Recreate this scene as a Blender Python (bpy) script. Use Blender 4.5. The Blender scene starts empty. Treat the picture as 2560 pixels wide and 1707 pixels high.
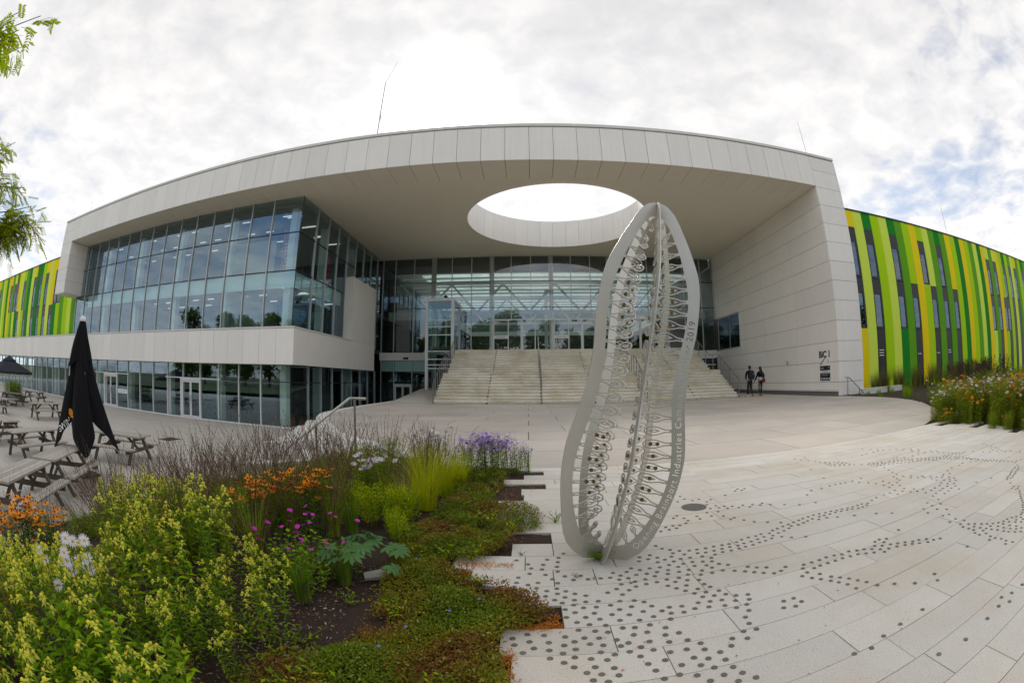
import bpy, bmesh, math, random
from mathutils import Vector, Matrix
from mathutils.bvhtree import BVHTree
R = math.radians
PI = math.pi
rnd = random.Random(7)
scene = bpy.context.scene
COL = scene.collection

# ------------------------------------------------------------------ camera (a 16 mm equisolid fisheye lens)
cam = bpy.data.cameras.new('camera')
cam.type = 'PANO'
cam.panorama_type = 'FISHEYE_EQUISOLID'
cam.fisheye_lens = 15.762
cam.fisheye_fov = R(220)
cam.sensor_width = 36.0
cam.sensor_height = 36.0 * 682 / 1024
cam.sensor_fit = 'HORIZONTAL'
cam.clip_start = 0.02
cam.clip_end = 3000
camo = bpy.data.objects.new('camera', cam)
COL.objects.link(camo)
yaw, pitch, roll = 0.0357242528, 0.0861907185, 0.00453345790
cy, sy, cp, sp, cr, sr = math.cos(yaw), math.sin(yaw), math.cos(pitch), math.sin(pitch), math.cos(roll), math.sin(roll)
Rm = Matrix(((cy, -sy, 0), (sy, cy, 0), (0, 0, 1))) @ Matrix(((1, 0, 0), (0, cp, -sp), (0, sp, cp))) @ Matrix(((cr, 0, sr), (0, 1, 0), (-sr, 0, cr)))
right, fwd, up = Rm.col[0], Rm.col[1], Rm.col[2]
M = Matrix.Identity(4)
for i in range(3):
    M[i][0], M[i][1], M[i][2] = right[i], up[i], -fwd[i]
M.translation = (0, 0, 1.25)
camo.matrix_world = M
scene.camera = camo

# ------------------------------------------------------------------ sky, sun, exposure
SUN_EL, SUN_AZ = R(32.5), R(-12.4)          # azimuth measured from +Y towards +X
sun_dir = Vector((math.sin(SUN_AZ) * math.cos(SUN_EL), math.cos(SUN_AZ) * math.cos(SUN_EL), math.sin(SUN_EL)))
world = bpy.data.worlds.new('World')
scene.world = world
world.use_nodes = True
nt = world.node_tree
nt.nodes.clear()
def N(nt, t, **kw):
    n = nt.nodes.new(t)
    for k, v in kw.items(): setattr(n, k, v)
    return n
def MATH(nt, op, a, b=None, clamp=False):
    n = N(nt, 'ShaderNodeMath', operation=op, use_clamp=clamp)
    for i, x in enumerate((a, b)):
        if x is None: continue
        if hasattr(x, 'is_output'): nt.links.new(x, n.inputs[i])
        else: n.inputs[i].default_value = x
    return n.outputs[0]
def RAMP(nt, fac, stops):
    n = N(nt, 'ShaderNodeValToRGB')
    e = n.color_ramp.elements
    while len(e) < len(stops): e.new(0.5)
    for i, (p, c) in enumerate(stops):
        e[i].position = p; e[i].color = c if len(c) == 4 else (*c, 1)
    nt.links.new(fac, n.inputs[0])
    return n.outputs[0]
tc = N(nt, 'ShaderNodeTexCoord')
sep = N(nt, 'ShaderNodeSeparateXYZ')
nt.links.new(tc.outputs['Generated'], sep.inputs[0])
zc = MATH(nt, 'ADD', MATH(nt, 'MAXIMUM', sep.outputs['Z'], 0.0), 0.16)
comb = N(nt, 'ShaderNodeCombineXYZ')
nt.links.new(MATH(nt, 'DIVIDE', sep.outputs['X'], zc), comb.inputs[0])
nt.links.new(MATH(nt, 'DIVIDE', sep.outputs['Y'], zc), comb.inputs[1])
comb.inputs[2].default_value = 3.7
def NOISE(nt, vec, scale, detail, rough, dist=0.0):
    n = N(nt, 'ShaderNodeTexNoise')
    n.inputs['Scale'].default_value = scale; n.inputs['Detail'].default_value = detail
    n.inputs['Roughness'].default_value = rough; n.inputs['Distortion'].default_value = dist
    if vec is not None: nt.links.new(vec, n.inputs['Vector'])
    return n.outputs['Fac']
n_fine = NOISE(nt, comb.outputs[0], 7.5, 5, 0.55, 0.25)
n_big = NOISE(nt, comb.outputs[0], 0.9, 4, 0.5)
dotn = N(nt, 'ShaderNodeVectorMath', operation='DOT_PRODUCT')
nt.links.new(tc.outputs['Generated'], dotn.inputs[0]); dotn.inputs[1].default_value = sun_dir
sd = MATH(nt, 'MAXIMUM', dotn.outputs['Value'], 0.0)
aure = MATH(nt, 'MULTIPLY', MATH(nt, 'POWER', sd, 12.0), 0.12)
core = MATH(nt, 'MULTIPLY', MATH(nt, 'POWER', sd, 260.0), 5.0)
# the cloud sheet: thick towards the sun, broken and thinner away from it
cover = MATH(nt, 'ADD', MATH(nt, 'ADD', MATH(nt, 'MULTIPLY', n_fine, 0.40), MATH(nt, 'MULTIPLY', n_big, 0.75)),
             MATH(nt, 'MULTIPLY', dotn.outputs['Value'], 0.10))
mask = RAMP(nt, cover, [(0.36, (0, 0, 0)), (0.60, (1, 1, 1))])
shade = RAMP(nt, MATH(nt, 'ADD', MATH(nt, 'MULTIPLY', n_fine, 0.7), MATH(nt, 'MULTIPLY', n_big, 0.3)),
             [(0.33, (0.505, 0.507, 0.530)), (0.50, (0.595, 0.588, 0.592)), (0.67, (0.700, 0.688, 0.675))])
sky = N(nt, 'ShaderNodeTexSky', sky_type='NISHITA')
sky.sun_disc = False; sky.sun_elevation = SUN_EL; sky.sun_rotation = SUN_AZ
sky.air_density = 1.0; sky.dust_density = 1.2; sky.ozone_density = 2.0
bg_sky = N(nt, 'ShaderNodeBackground'); bg_sky.inputs[1].default_value = 0.12
nt.links.new(sky.outputs[0], bg_sky.inputs[0])
bg_cl = N(nt, 'ShaderNodeBackground')
nt.links.new(shade, bg_cl.inputs[0])
hor = MATH(nt, 'SUBTRACT', 1.21, MATH(nt, 'MULTIPLY', MATH(nt, 'MAXIMUM', sep.outputs['Z'], 0.0), 0.46))      # an overcast sky, a little brighter towards the horizon all round
nt.links.new(MATH(nt, 'ADD', MATH(nt, 'ADD', aure, core), hor), bg_cl.inputs[1])
mixw = N(nt, 'ShaderNodeMixShader')
nt.links.new(mask, mixw.inputs[0]); nt.links.new(bg_sky.outputs[0], mixw.inputs[1]); nt.links.new(bg_cl.outputs[0], mixw.inputs[2])
wout = N(nt, 'ShaderNodeOutputWorld')
nt.links.new(mixw.outputs[0], wout.inputs[0])
sunl = bpy.data.lights.new('sun', 'SUN')
sunl.energy = 1.4; sunl.angle = R(12); sunl.color = (1.0, 0.95, 0.88)
suno = bpy.data.objects.new('sun', sunl); COL.objects.link(suno)
suno.rotation_euler = sun_dir.to_track_quat('Z', 'Y').to_euler()
suno.location = (0, 0, 60)
scene.view_settings.view_transform = 'Standard'
scene.view_settings.look = 'None'
scene.view_settings.exposure = 0.64
scene.view_settings.gamma = 1.0
scene.view_settings.use_curve_mapping = False
try:
    scene.cycles.max_bounces = 10; scene.cycles.transparent_max_bounces = 24
    scene.cycles.diffuse_bounces = 4; scene.cycles.glossy_bounces = 4
    scene.cycles.caustics_reflective = False; scene.cycles.caustics_refractive = False
    scene.cycles.use_denoising = True
except Exception: pass

# ------------------------------------------------------------------ materials
MATS = {}
def pm(name, col, rough=0.6, metal=0.0, var=0.12, scale=3.0, detail=4, bump=0.0, bscale=40.0, orand=0.0, speck=0.0, sscale=300.0, tint=None, tscale=0.6, spec=0.4, trans=0.0, streak=0.0):
    m = bpy.data.materials.new(name); m.use_nodes = True
    t = m.node_tree; t.nodes.clear()
    b = N(t, 'ShaderNodeBsdfPrincipled'); o = N(t, 'ShaderNodeOutputMaterial')
    b.inputs['Roughness'].default_value = rough; b.inputs['Metallic'].default_value = metal
    b.inputs['Specular IOR Level'].default_value = spec
    g = N(t, 'ShaderNodeNewGeometry')
    n1 = NOISE(t, g.outputs['Position'], scale, detail, 0.6)
    val = MATH(t, 'ADD', MATH(t, 'MULTIPLY', MATH(t, 'SUBTRACT', n1, 0.5), 2 * var), 1.0)
    if orand:
        oi = N(t, 'ShaderNodeObjectInfo')
        val = MATH(t, 'MULTIPLY', val, MATH(t, 'ADD', MATH(t, 'MULTIPLY', MATH(t, 'SUBTRACT', oi.outputs['Random'], 0.5), 2 * orand), 1.0))
    if streak:
        mp = N(t, 'ShaderNodeMapping'); t.links.new(g.outputs['Position'], mp.inputs[0]); mp.inputs['Scale'].default_value = (7, 7, 0.35)
        ns = NOISE(t, mp.outputs[0], 1.0, 4, 0.6)
        val = MATH(t, 'MULTIPLY', val, MATH(t, 'ADD', MATH(t, 'MULTIPLY', MATH(t, 'SUBTRACT', ns, 0.5), 2 * streak), 1.0))
    if speck:
        n2 = NOISE(t, g.outputs['Position'], sscale, 2, 0.7)
        r2 = RAMP(t, n2, [(0.30, (1 - speck * 2.6,) * 3), (0.42, (1.0,) * 3), (0.62, (1.0,) * 3), (0.75, (1 + speck,) * 3)])
        val = MATH(t, 'MULTIPLY', val, r2)
    mul = N(t, 'ShaderNodeVectorMath', operation='SCALE')
    if tint is not None:
        n3 = NOISE(t, g.outputs['Position'], tscale, 4, 0.65)
        f3 = RAMP(t, n3, [(0.42, (0, 0, 0)), (0.66, (1, 1, 1))])
        mx = N(t, 'ShaderNodeMix', data_type='RGBA')
        mx.inputs[6].default_value = (*col, 1); mx.inputs[7].default_value = (*tint, 1)
        t.links.new(f3, mx.inputs[0]); t.links.new(mx.outputs[2], mul.inputs[0])
    else:
        mul.inputs[0].default_value = col
    t.links.new(val, mul.inputs['Scale'])
    t.links.new(mul.outputs[0], b.inputs['Base Color'])
    if bump:
        bp = N(t, 'ShaderNodeBump'); bp.inputs['Strength'].default_value = bump; bp.inputs['Distance'].default_value = 0.01
        t.links.new(NOISE(t, g.outputs['Position'], bscale, 5, 0.65), bp.inputs['Height'])
        t.links.new(bp.outputs[0], b.inputs['Normal'])
    if trans:
        tr = N(t, 'ShaderNodeBsdfTranslucent'); t.links.new(mul.outputs[0], tr.inputs[0])
        ms = N(t, 'ShaderNodeMixShader'); ms.inputs[0].default_value = trans
        t.links.new(b.outputs[0], ms.inputs[1]); t.links.new(tr.outputs[0], ms.inputs[2]); t.links.new(ms.outputs[0], o.inputs[0])
    else:
        t.links.new(b.outputs[0], o.inputs[0])
    MATS[name] = m
    return m
def glassmat(name, tint, ior=1.9, rough=0.0, refl=(0.66, 0.78, 0.95)):
    m = bpy.data.materials.new(name); m.use_nodes = True
    t = m.node_tree; t.nodes.clear()
    tr = N(t, 'ShaderNodeBsdfTransparent'); tr.inputs[0].default_value = (*tint, 1)
    gl = N(t, 'ShaderNodeBsdfGlossy'); gl.inputs['Roughness'].default_value = rough; gl.inputs[0].default_value = (*refl, 1)
    fr = N(t, 'ShaderNodeFresnel'); fr.inputs[0].default_value = ior
    g = N(t, 'ShaderNodeNewGeometry')
    bp = N(t, 'ShaderNodeBump'); bp.inputs['Strength'].default_value = 0.02; bp.inputs['Distance'].default_value = 0.05
    t.links.new(NOISE(t, g.outputs['Position'], 0.9, 1, 0.4), bp.inputs['Height']); t.links.new(bp.outputs[0], gl.inputs['Normal'])
    ms = N(t, 'ShaderNodeMixShader'); o = N(t, 'ShaderNodeOutputMaterial')
    fac = RAMP(t, g.outputs['Backfacing'], [(0.0, (1, 1, 1)), (1.0, (0.25,) * 3)])
    t.links.new(MATH(t, 'MULTIPLY', fr.outputs[0], fac), ms.inputs[0])
    t.links.new(tr.outputs[0], ms.inputs[1]); t.links.new(gl.outputs[0], ms.inputs[2]); t.links.new(ms.outputs[0], o.inputs[0])
    MATS[name] = m
    return m
def emitmat(name, col, s):
    m = bpy.data.materials.new(name); m.use_nodes = True
    t = m.node_tree; t.nodes.clear()
    e = N(t, 'ShaderNodeEmission'); e.inputs[0].default_value = (*col, 1); e.inputs[1].default_value = s
    o = N(t, 'ShaderNodeOutputMaterial'); t.links.new(e.outputs[0], o.inputs[0])
    MATS[name] = m
    return m
pm('panel', (0.87, 0.84, 0.79), 0.45, var=0.045, scale=0.9, orand=0.04, streak=0.07)
pm('panel_soffit', (0.84, 0.78, 0.65), 0.6, var=0.03, scale=1.0, orand=0.01)
pm('joint', (0.10, 0.095, 0.085), 0.8, var=0.1)
pm('coping', (0.72, 0.70, 0.66), 0.45, var=0.04, orand=0.02)
pm('alu', (0.55, 0.56, 0.55), 0.4, metal=0.3, var=0.04)
pm('white_frame', (0.74, 0.75, 0.74), 0.4, var=0.03)
pm('dark_trim', (0.03, 0.032, 0.035), 0.5, var=0.1)
pm('steel', (0.56, 0.54, 0.49), 0.40, metal=0.75, var=0.09, scale=6, streak=0.06)
pm('rail_steel', (0.30, 0.28, 0.25), 0.32, metal=0.85, var=0.08, scale=8)
pm('int_white', (0.84, 0.87, 0.84), 0.6, var=0.04)
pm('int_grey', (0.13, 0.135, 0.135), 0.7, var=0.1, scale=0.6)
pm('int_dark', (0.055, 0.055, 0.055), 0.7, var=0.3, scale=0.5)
pm('int_beige', (0.42, 0.36, 0.30), 0.7, var=0.06)
pm('int_floor', (0.16, 0.18, 0.10), 0.35, var=0.15, scale=0.8)
pm('brick_red', (0.16, 0.06, 0.035), 0.7, var=0.3, scale=1.5)
pm('spandrel', (0.70, 0.86, 0.83), 0.5, var=0.03)
pm('black', (0.012, 0.012, 0.014), 0.45, var=0.2)
pm('red_cloth', (0.42, 0.012, 0.02), 0.7, var=0.08)
pm('white_print', (0.8, 0.8, 0.8), 0.6, var=0.02)
pm('grey_print', (0.35, 0.35, 0.36), 0.6, var=0.02)
pm('black_print', (0.015, 0.015, 0.015), 0.6, var=0.02)
pm('strip_yellow', (0.95, 0.74, 0.004), 0.75, var=0.03, scale=0.5, spec=0.2)
pm('strip_pale', (0.72, 0.90, 0.10), 0.75, var=0.03, scale=0.5, spec=0.2)
pm('strip_lime', (0.46, 0.74, 0.002), 0.75, var=0.03, scale=0.5, spec=0.2)
pm('strip_mid', (0.13, 0.40, 0.010), 0.75, var=0.04, scale=0.5, spec=0.2)
pm('strip_dark', (0.008, 0.25, 0.015), 0.75, var=0.05, scale=0.5, spec=0.2)
pm('win_frame', (0.016, 0.016, 0.017), 0.4, var=0.1)
pm('paving', (0.66, 0.63, 0.58), 0.75, var=0.09, scale=2.2, orand=0.06, speck=0.20, sscale=120, tint=(0.62, 0.56, 0.47), tscale=0.9, bump=0.15, bscale=160)
pm('paving_gap', (0.06, 0.055, 0.045), 0.9, var=0.2)
pm('plaza', (0.55, 0.49, 0.43), 0.6, var=0.14, scale=0.8, orand=0.07, speck=0.05, sscale=120, tint=(0.45, 0.42, 0.38), tscale=0.25, bump=0.08, bscale=60)
pm('court', (0.54, 0.505, 0.455), 0.7, var=0.12, scale=0.7, orand=0.02, speck=0.06, sscale=90, tint=(0.47, 0.44, 0.40), tscale=0.2)
pm('stud', (0.175, 0.165, 0.14), 0.42, metal=0.35, var=0.12, scale=30, orand=0.12, bump=0.2, bscale=300)
pm('concrete_white', (0.70, 0.69, 0.65), 0.7, var=0.07, scale=2.0, orand=0.02, streak=0.06, bump=0.08)
pm('plinth', (0.20, 0.20, 0.20), 0.7, var=0.1)
pm('soil', (0.040, 0.024, 0.017), 0.95, var=0.5, scale=14, bump=1.0, bscale=35)
pm('chips', (0.42, 0.36, 0.29), 0.9, var=0.4, scale=25)
pm('chips_dark', (0.085, 0.05, 0.035), 0.9, var=0.4, scale=25)
pm('ground', (0.09, 0.11, 0.04), 0.95, var=0.25, scale=0.4)
pm('wood', (0.44, 0.405, 0.36), 0.85, var=0.22, scale=9, orand=0.16, streak=0.1, bump=0.4, bscale=60)
pm('wood_dark', (0.125, 0.105, 0.085), 0.85, var=0.22, scale=9, orand=0.15)
pm('cloth_black', (0.0075, 0.0075, 0.0095), 0.85, var=0.15, spec=0.2)
pm('cloth_navy', (0.03, 0.03, 0.045), 0.85, var=0.15, spec=0.2)
pm('cast_iron', (0.20, 0.195, 0.185), 0.5, metal=0.6, var=0.15, scale=20)
pm('rust_iron', (0.08, 0.055, 0.04), 0.8, var=0.3, scale=20)
pm('brown_disc', (0.17, 0.115, 0.045), 0.5, metal=0.4, var=0.2, scale=60)
pm('orange_print', (0.75, 0.30, 0.015), 0.6, var=0.03)
pm('skin', (0.35, 0.20, 0.14), 0.6, var=0.04)
pm('hair', (0.014, 0.010, 0.008), 0.5, var=0.2)
pm('bag_red', (0.22, 0.030, 0.018), 0.5, var=0.1)
pm('shirt', (0.50, 0.62, 0.62), 0.8, var=0.03)
pm('bark', (0.07, 0.055, 0.04), 0.9, var=0.3, scale=12, bump=0.6, bscale=40)
L_ = dict(rough=0.7, spec=0.15)
pm('lf_green', (0.180, 0.335, 0.010), var=0.45, scale=6, trans=0.45, orand=0.12, **L_)
pm('lf_dark', (0.050, 0.105, 0.010), var=0.45, scale=6, trans=0.3, orand=0.12, **L_)
pm('lf_lime', (0.60, 0.58, 0.008), var=0.30, scale=6, trans=0.4, orand=0.10, **L_)
pm('lf_bright', (0.35, 0.53, 0.006), var=0.40, scale=6, trans=0.45, orand=0.10, **L_)
pm('lf_blue', (0.11, 0.235, 0.075), var=0.3, scale=8, trans=0.25, orand=0.1, **L_)
pm('lf_olive', (0.28, 0.27, 0.015), var=0.4, scale=5, trans=0.3, orand=0.12, **L_)
pm('button', (0.75, 0.66, 0.06), var=0.22, scale=9, trans=0.15, orand=0.1, **L_)
pm('bract', (0.60, 0.64, 0.08), var=0.3, scale=9, trans=0.3, orand=0.1, **L_)
pm('straw', (0.24, 0.185, 0.075), 0.8, var=0.3, scale=8, trans=0.25)
pm('stem_brown', (0.13, 0.075, 0.040), 0.8, var=0.35, scale=8)
pm('seed_brown', (0.15, 0.080, 0.055), 0.85, var=0.35, scale=8)
pm('stem_green', (0.10, 0.125, 0.018), 0.7, var=0.3, scale=8)
pm('petal_orange', (0.95, 0.36, 0.002), 0.6, var=0.2, scale=20, trans=0.3)
pm('petal_white', (0.80, 0.76, 0.86), 0.6, var=0.05, scale=20, trans=0.3)
pm('petal_purple', (0.42, 0.17, 0.85), 0.6, var=0.25, scale=20, trans=0.3)
pm('petal_pink', (0.72, 0.030, 0.58), 0.6, var=0.15, scale=20, trans=0.3)
pm('petal_blue', (0.20, 0.24, 0.75), 0.6, var=0.1, trans=0.3)
pm('cone_dark', (0.022, 0.012, 0.008), 0.8, var=0.3)
pm('cone_yellow', (0.62, 0.42, 0.02), 0.8, var=0.2)
pm('litter', (0.62, 0.24, 0.04), 0.8, var=0.45, scale=30, trans=0.2)
for nm, c in (('gc_green', (0.135, 0.195, 0.010)), ('gc_olive', (0.23, 0.205, 0.012)), ('gc_red', (0.22, 0.095, 0.026)), ('gc_pale', (0.36, 0.38, 0.09))):
    pm(nm, c, var=0.45, scale=3.5, trans=0.25, **L_)
glassmat('glass', (0.84, 0.915, 0.895), 1.85)
glassmat('glass_clear', (0.84, 0.90, 0.885), 2.1, refl=(0.86, 0.90, 0.97))
glassmat('glass_dark', (0.42, 0.50, 0.50), 2.0)
emitmat('lamp_emit', (1.0, 0.93, 0.82), 0.6)

# ------------------------------------------------------------------ mesh helpers
class MB:
    def __init__(s): s.v = []; s.f = []; s.m = []; s.mi = 0
    def mat(s, i): s.mi = i; return s
    def add(s, vs, fs):
        o = len(s.v); s.v.extend(tuple(map(float, p)) for p in vs)
        for f in fs: s.f.append(tuple(o + i for i in f)); s.m.append(s.mi)
        return s
    def box(s, x0, x1, y0, y1, z0, z1):
        return s.add([(x0, y0, z0), (x1, y0, z0), (x1, y1, z0), (x0, y1, z0), (x0, y0, z1), (x1, y0, z1), (x1, y1, z1), (x0, y1, z1)],
                     [(0, 3, 2, 1), (4, 5, 6, 7), (0, 1, 5, 4), (1, 2, 6, 5), (2, 3, 7, 6), (3, 0, 4, 7)])
    def obox(s, c, ax, ay, az, hx, hy, hz):
        c, ax, ay, az = Vector(c), Vector(ax), Vector(ay), Vector(az)
        P = [c + ax * (hx * a) + ay * (hy * b) + az * (hz * d) for d in (-1, 1) for a, b in ((-1, -1), (1, -1), (1, 1), (-1, 1))]
        return s.add(P, [(0, 3, 2, 1), (4, 5, 6, 7), (0, 1, 5, 4), (1, 2, 6, 5), (2, 3, 7, 6), (3, 0, 4, 7)])
    def beam(s, a, b, w, t, upv=(0, 0, 1)):
        a, b = Vector(a), Vector(b); d = (b - a); l = d.length; d.normalize()
        sd = d.cross(Vector(upv))
        if sd.length < 1e-4: sd = d.cross(Vector((1, 0, 0)))
        sd.normalize(); u = sd.cross(d)
        return s.obox((a + b) / 2, d, sd, u, l / 2, w / 2, t / 2)
    def tube(s, pts, rad, n=6, cap=True):
        pts = [Vector(p) for p in pts]
        if not hasattr(rad, '__len__'): rad = [rad] * len(pts)
        vs = []; fs = []; ref = None
        for i, p in enumerate(pts):
            d = (pts[min(i + 1, len(pts) - 1)] - pts[max(i - 1, 0)])
            if d.length < 1e-9: d = Vector((0, 0, 1))
            d.normalize()
            if ref is None: ref = Vector((1, 0, 0)) if abs(d.x) < 0.8 else Vector((0, 1, 0))
            a = d.cross(ref).normalized(); b = d.cross(a); ref = a.cross(d)
            for k in range(n):
                t = 2 * PI * k / n
                vs.append(p + (a * math.cos(t) + b * math.sin(t)) * rad[i])
        for i in range(len(pts) - 1):
            for k in range(n):
                fs.append((i * n + k, i * n + (k + 1) % n, (i + 1) * n + (k + 1) % n, (i + 1) * n + k))
        if cap:
            fs.append(tuple(range(n))[::-1]); fs.append(tuple((len(pts) - 1) * n + k for k in range(n)))
        return s.add(vs, fs)
    def lathe(s, prof, n=16, c=(0, 0, 0), cap=True):
        vs = []; fs = []
        for r, z in prof:
            for k in range(n):
                t = 2 * PI * k / n; vs.append((c[0] + r * math.cos(t), c[1] + r * math.sin(t), c[2] + z))
        m = len(prof)
        for i in range(m - 1):
            for k in range(n): fs.append((i * n + k, i * n + (k + 1) % n, (i + 1) * n + (k + 1) % n, (i + 1) * n + k))
        if cap:
            fs.append(tuple(range(n))[::-1]); fs.append(tuple((m - 1) * n + k for k in range(n)))
        return s.add(vs, fs)
    def prism(s, poly, z0, z1):
        n = len(poly)
        return s.add([(x, y, z0) for x, y in poly] + [(x, y, z1) for x, y in poly],
                     [tuple(range(n))[::-1], tuple(range(n, 2 * n))] + [(i, (i + 1) % n, n + (i + 1) % n, n + i) for i in range(n)])
    def leaf(s, p, d, nrm, L, W, bend=0.15):
        p, d, nrm = Vector(p), Vector(d).normalized(), Vector(nrm)
        sd = d.cross(nrm)
        if sd.length < 1e-5: sd = d.cross(Vector((0.3, 0.5, 0.8)))
        sd.normalize(); u = sd.cross(d)
        return s.add([p, p + d * L * 0.45 + sd * W / 2 + u * L * bend * .5, p + d * L - u * L * bend * .3, p + d * L * 0.45 - sd * W / 2 + u * L * bend * .5], [(0, 1, 2), (0, 2, 3)])
    def blade(s, pts, w0):
        pts = [Vector(p) for p in pts]; n = len(pts); vs = []; fs = []
        h = Vector((pts[-1].x - pts[0].x, pts[-1].y - pts[0].y, 0))
        sd = Vector((-h.y, h.x, 0))
        if sd.length < 1e-5: sd = Vector((1, 0, 0))
        sd.normalize()
        for i, p in enumerate(pts):
            w = w0 * (1 - i / (n - 1)) + 0.0006
            vs += [p - sd * w / 2, p + sd * w / 2]
        for i in range(n - 1): fs.append((2 * i, 2 * i + 1, 2 * i + 3, 2 * i + 2))
        return s.add(vs, fs)
    def mesh(s, name, mats, smooth=False):
        me = bpy.data.meshes.new(name)
        me.from_pydata(s.v, [], s.f)
        for m in (mats if isinstance(mats, (list, tuple)) else [mats]): me.materials.append(MATS[m] if isinstance(m, str) else m)
        if any(s.m): me.polygons.foreach_set('material_index', s.m)
        if smooth: me.polygons.foreach_set('use_smooth', [True] * len(me.polygons))
        me.update()
        return me
WL = {}
def wl(o): return WL.get(o.name, Vector((0, 0, 0)))
def link(name, me, parent=None, loc=(0, 0, 0)):
    """an object whose mesh is in coordinates relative to loc (world); parents are never rotated when this is used in world coordinates"""
    o = bpy.data.objects.new(name, me); COL.objects.link(o)
    w = Vector(loc)
    if parent is not None:
        o.parent = parent; o.location = w - wl(parent)
    else: o.location = w
    WL[o.name] = w
    return o
def tag(o, label=None, cat=None, group=None, kind=None):
    if label: o['label'] = label
    if cat: o['category'] = cat
    if group: o['group'] = group
    if kind: o['kind'] = kind
    return o
def thing(name, label, cat, loc=(0, 0, 0), group=None):
    o = bpy.data.objects.new(name, None); COL.objects.link(o); o.location = loc; o.empty_display_size = 0.2
    WL[o.name] = Vector(loc)
    return tag(o, label, cat, group)
def part(name, mb, mats, parent, smooth=False):
    """mesh given in world coordinates, kept under its parent"""
    c = Vector(mb.v[0]) if mb.v else Vector((0, 0, 0))
    xs = [p[0] for p in mb.v]; ys = [p[1] for p in mb.v]; zs = [p[2] for p in mb.v]
    c = Vector(((min(xs) + max(xs)) / 2, (min(ys) + max(ys)) / 2, min(zs)))
    mb.v = [(x - c.x, y - c.y, z - c.z) for x, y, z in mb.v]
    return link(name, mb.mesh(name, mats, smooth), parent, c)
BOXES = {}
def bpart(name, parent, x0, x1, y0, y1, z0, z1, m):
    key = (round(x1 - x0, 3), round(y1 - y0, 3), round(z1 - z0, 3), m)
    me = BOXES.get(key)
    if me is None:
        hx, hy, hz = key[0] / 2, key[1] / 2, key[2] / 2
        me = BOXES[key] = MB().box(-hx, hx, -hy, hy, -hz, hz).mesh(name, m)
    return link(name, me, parent, ((x0 + x1) / 2, (y0 + y1) / 2, (z0 + z1) / 2))
KIDS = {}
def copy_tree(o, parent=None, label=None, group=None):
    c = o.copy(); COL.objects.link(c); c.parent = parent
    if label: c['label'] = label
    if group: c['group'] = group
    for k in list(o.children): copy_tree(k, c)
    return c
def lpart(name, mb, mats, parent, smooth=False):
    """mesh in the parent's own coordinates"""
    o = bpy.data.objects.new(name, mb.mesh(name, mats, smooth)); COL.objects.link(o); o.parent = parent
    return o
def smoothpath(pts, n=6, closed=False):
    out = []; m = len(pts)
    for i in range(m if closed else m - 1):
        if closed: p = [Vector(pts[(i + k - 1) % m]) for k in range(4)]
        else: p = [Vector(pts[max(i - 1, 0)]), Vector(pts[i]), Vector(pts[i + 1]), Vector(pts[min(i + 2, m - 1)])]
        for j in range(n):
            t = j / n
            out.append(0.5 * ((2 * p[1]) + (p[2] - p[0]) * t + (2 * p[0] - 5 * p[1] + 4 * p[2] - p[3]) * t * t + (-p[0] + 3 * p[1] - 3 * p[2] + p[3]) * t ** 3))
    if not closed: out.append(Vector(pts[-1]))
    return out
def evalmesh(o, name):
    dg = bpy.context.evaluated_depsgraph_get()
    return bpy.data.meshes.new_from_object(o.evaluated_get(dg), preserve_all_data_layers=False, depsgraph=dg)
def textmesh(txt, size, mat, extrude=0.001, align='CENTER', shear=0.0, bold=0.0):
    cu = bpy.data.curves.new('lettering', 'FONT'); cu.body = txt; cu.size = size; cu.align_x = align; cu.extrude = extrude; cu.shear = shear; cu.offset = bold; cu.resolution_u = 3
    o = bpy.data.objects.new('lettering_tmp', cu); COL.objects.link(o)
    me = evalmesh(o, 'lettering'); bpy.data.objects.remove(o); bpy.data.curves.remove(cu)
    me.materials.clear(); me.materials.append(MATS[mat])
    me.name = 'lettering'
    return me
# ------------------------------------------------------------------ the main building
B = thing('office_building', 'wide white panelled building with round hole in its deep entrance canopy', 'building', (-10, 26, 0))
YF, YG, YB, ZS, ZT = 17.79, 19.8, 33.6, 10.83, 12.8
XL, XR, XW, XG = -36.6, 17.2, 15.26, -11.72
HC, HR = (1.9, 25.8), 5.5
g = 0.009
# fascia: backing, panels, coping
bpart('fascia_backing', B, XL + .04, XR - .04, YF + .05, YF + .35, ZS + .03, 12.66, 'joint')
JX = [XL + 2.0] + [-5.27 + 1.0875 * k for k in range(-26, 19)] + [XW + .02]
for a, b in zip(JX, JX[1:]):
    bpart('fascia_panel', B, a + g, b - g, YF, YF + .05, ZS, 12.61, 'panel')
for a in range(0, 18):
    x0 = XL - .03 + a * 2.99; bpart('coping', B, x0 + .003, x0 + 2.99 - .003, YF - .04, YF + .5, 12.655, ZT, 'coping')
ZJ = [0.69, 1.70, 2.71, 3.73, 4.74, 5.74, 6.74, 7.75, 8.74, 9.76, 10.77, 11.78]
ZR = [0.02] + ZJ + [12.61]
for a, b in zip(ZR, ZR[1:]):                                                  # right pillar, front and outer side
    bpart('pillar_panel', B, XW + .02 + g, XR, YF, YF + .05, a + g, b - g, 'panel')
    bpart('pillar_panel', B, XR - .05, XR, YF + .055, 20.3, a + g, b - g, 'panel')
ZR2 = [6.79] + ZJ[7:] + [12.61]
for a, b in zip(ZR2, ZR2[1:]):                                                # hanging left leg
    bpart('pillar_panel', B, XL, XL + 2.0 - g, YF, YF + .05, a + g, b - g, 'panel')
    bpart('pillar_panel', B, XL, XL + .05, YF + .055, 20.6, a + g, b - g, 'panel')
    if a < 10.8: bpart('pillar_panel', B, XL + 1.95, XL + 2.0, YF + .055, YG + .3, a + g, min(b, ZS) - g, 'panel')
bpart('leg_core', B, XL + .06, XL + 1.94, YF + .06, 20.6, 6.80, 12.6, 'joint')
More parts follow.
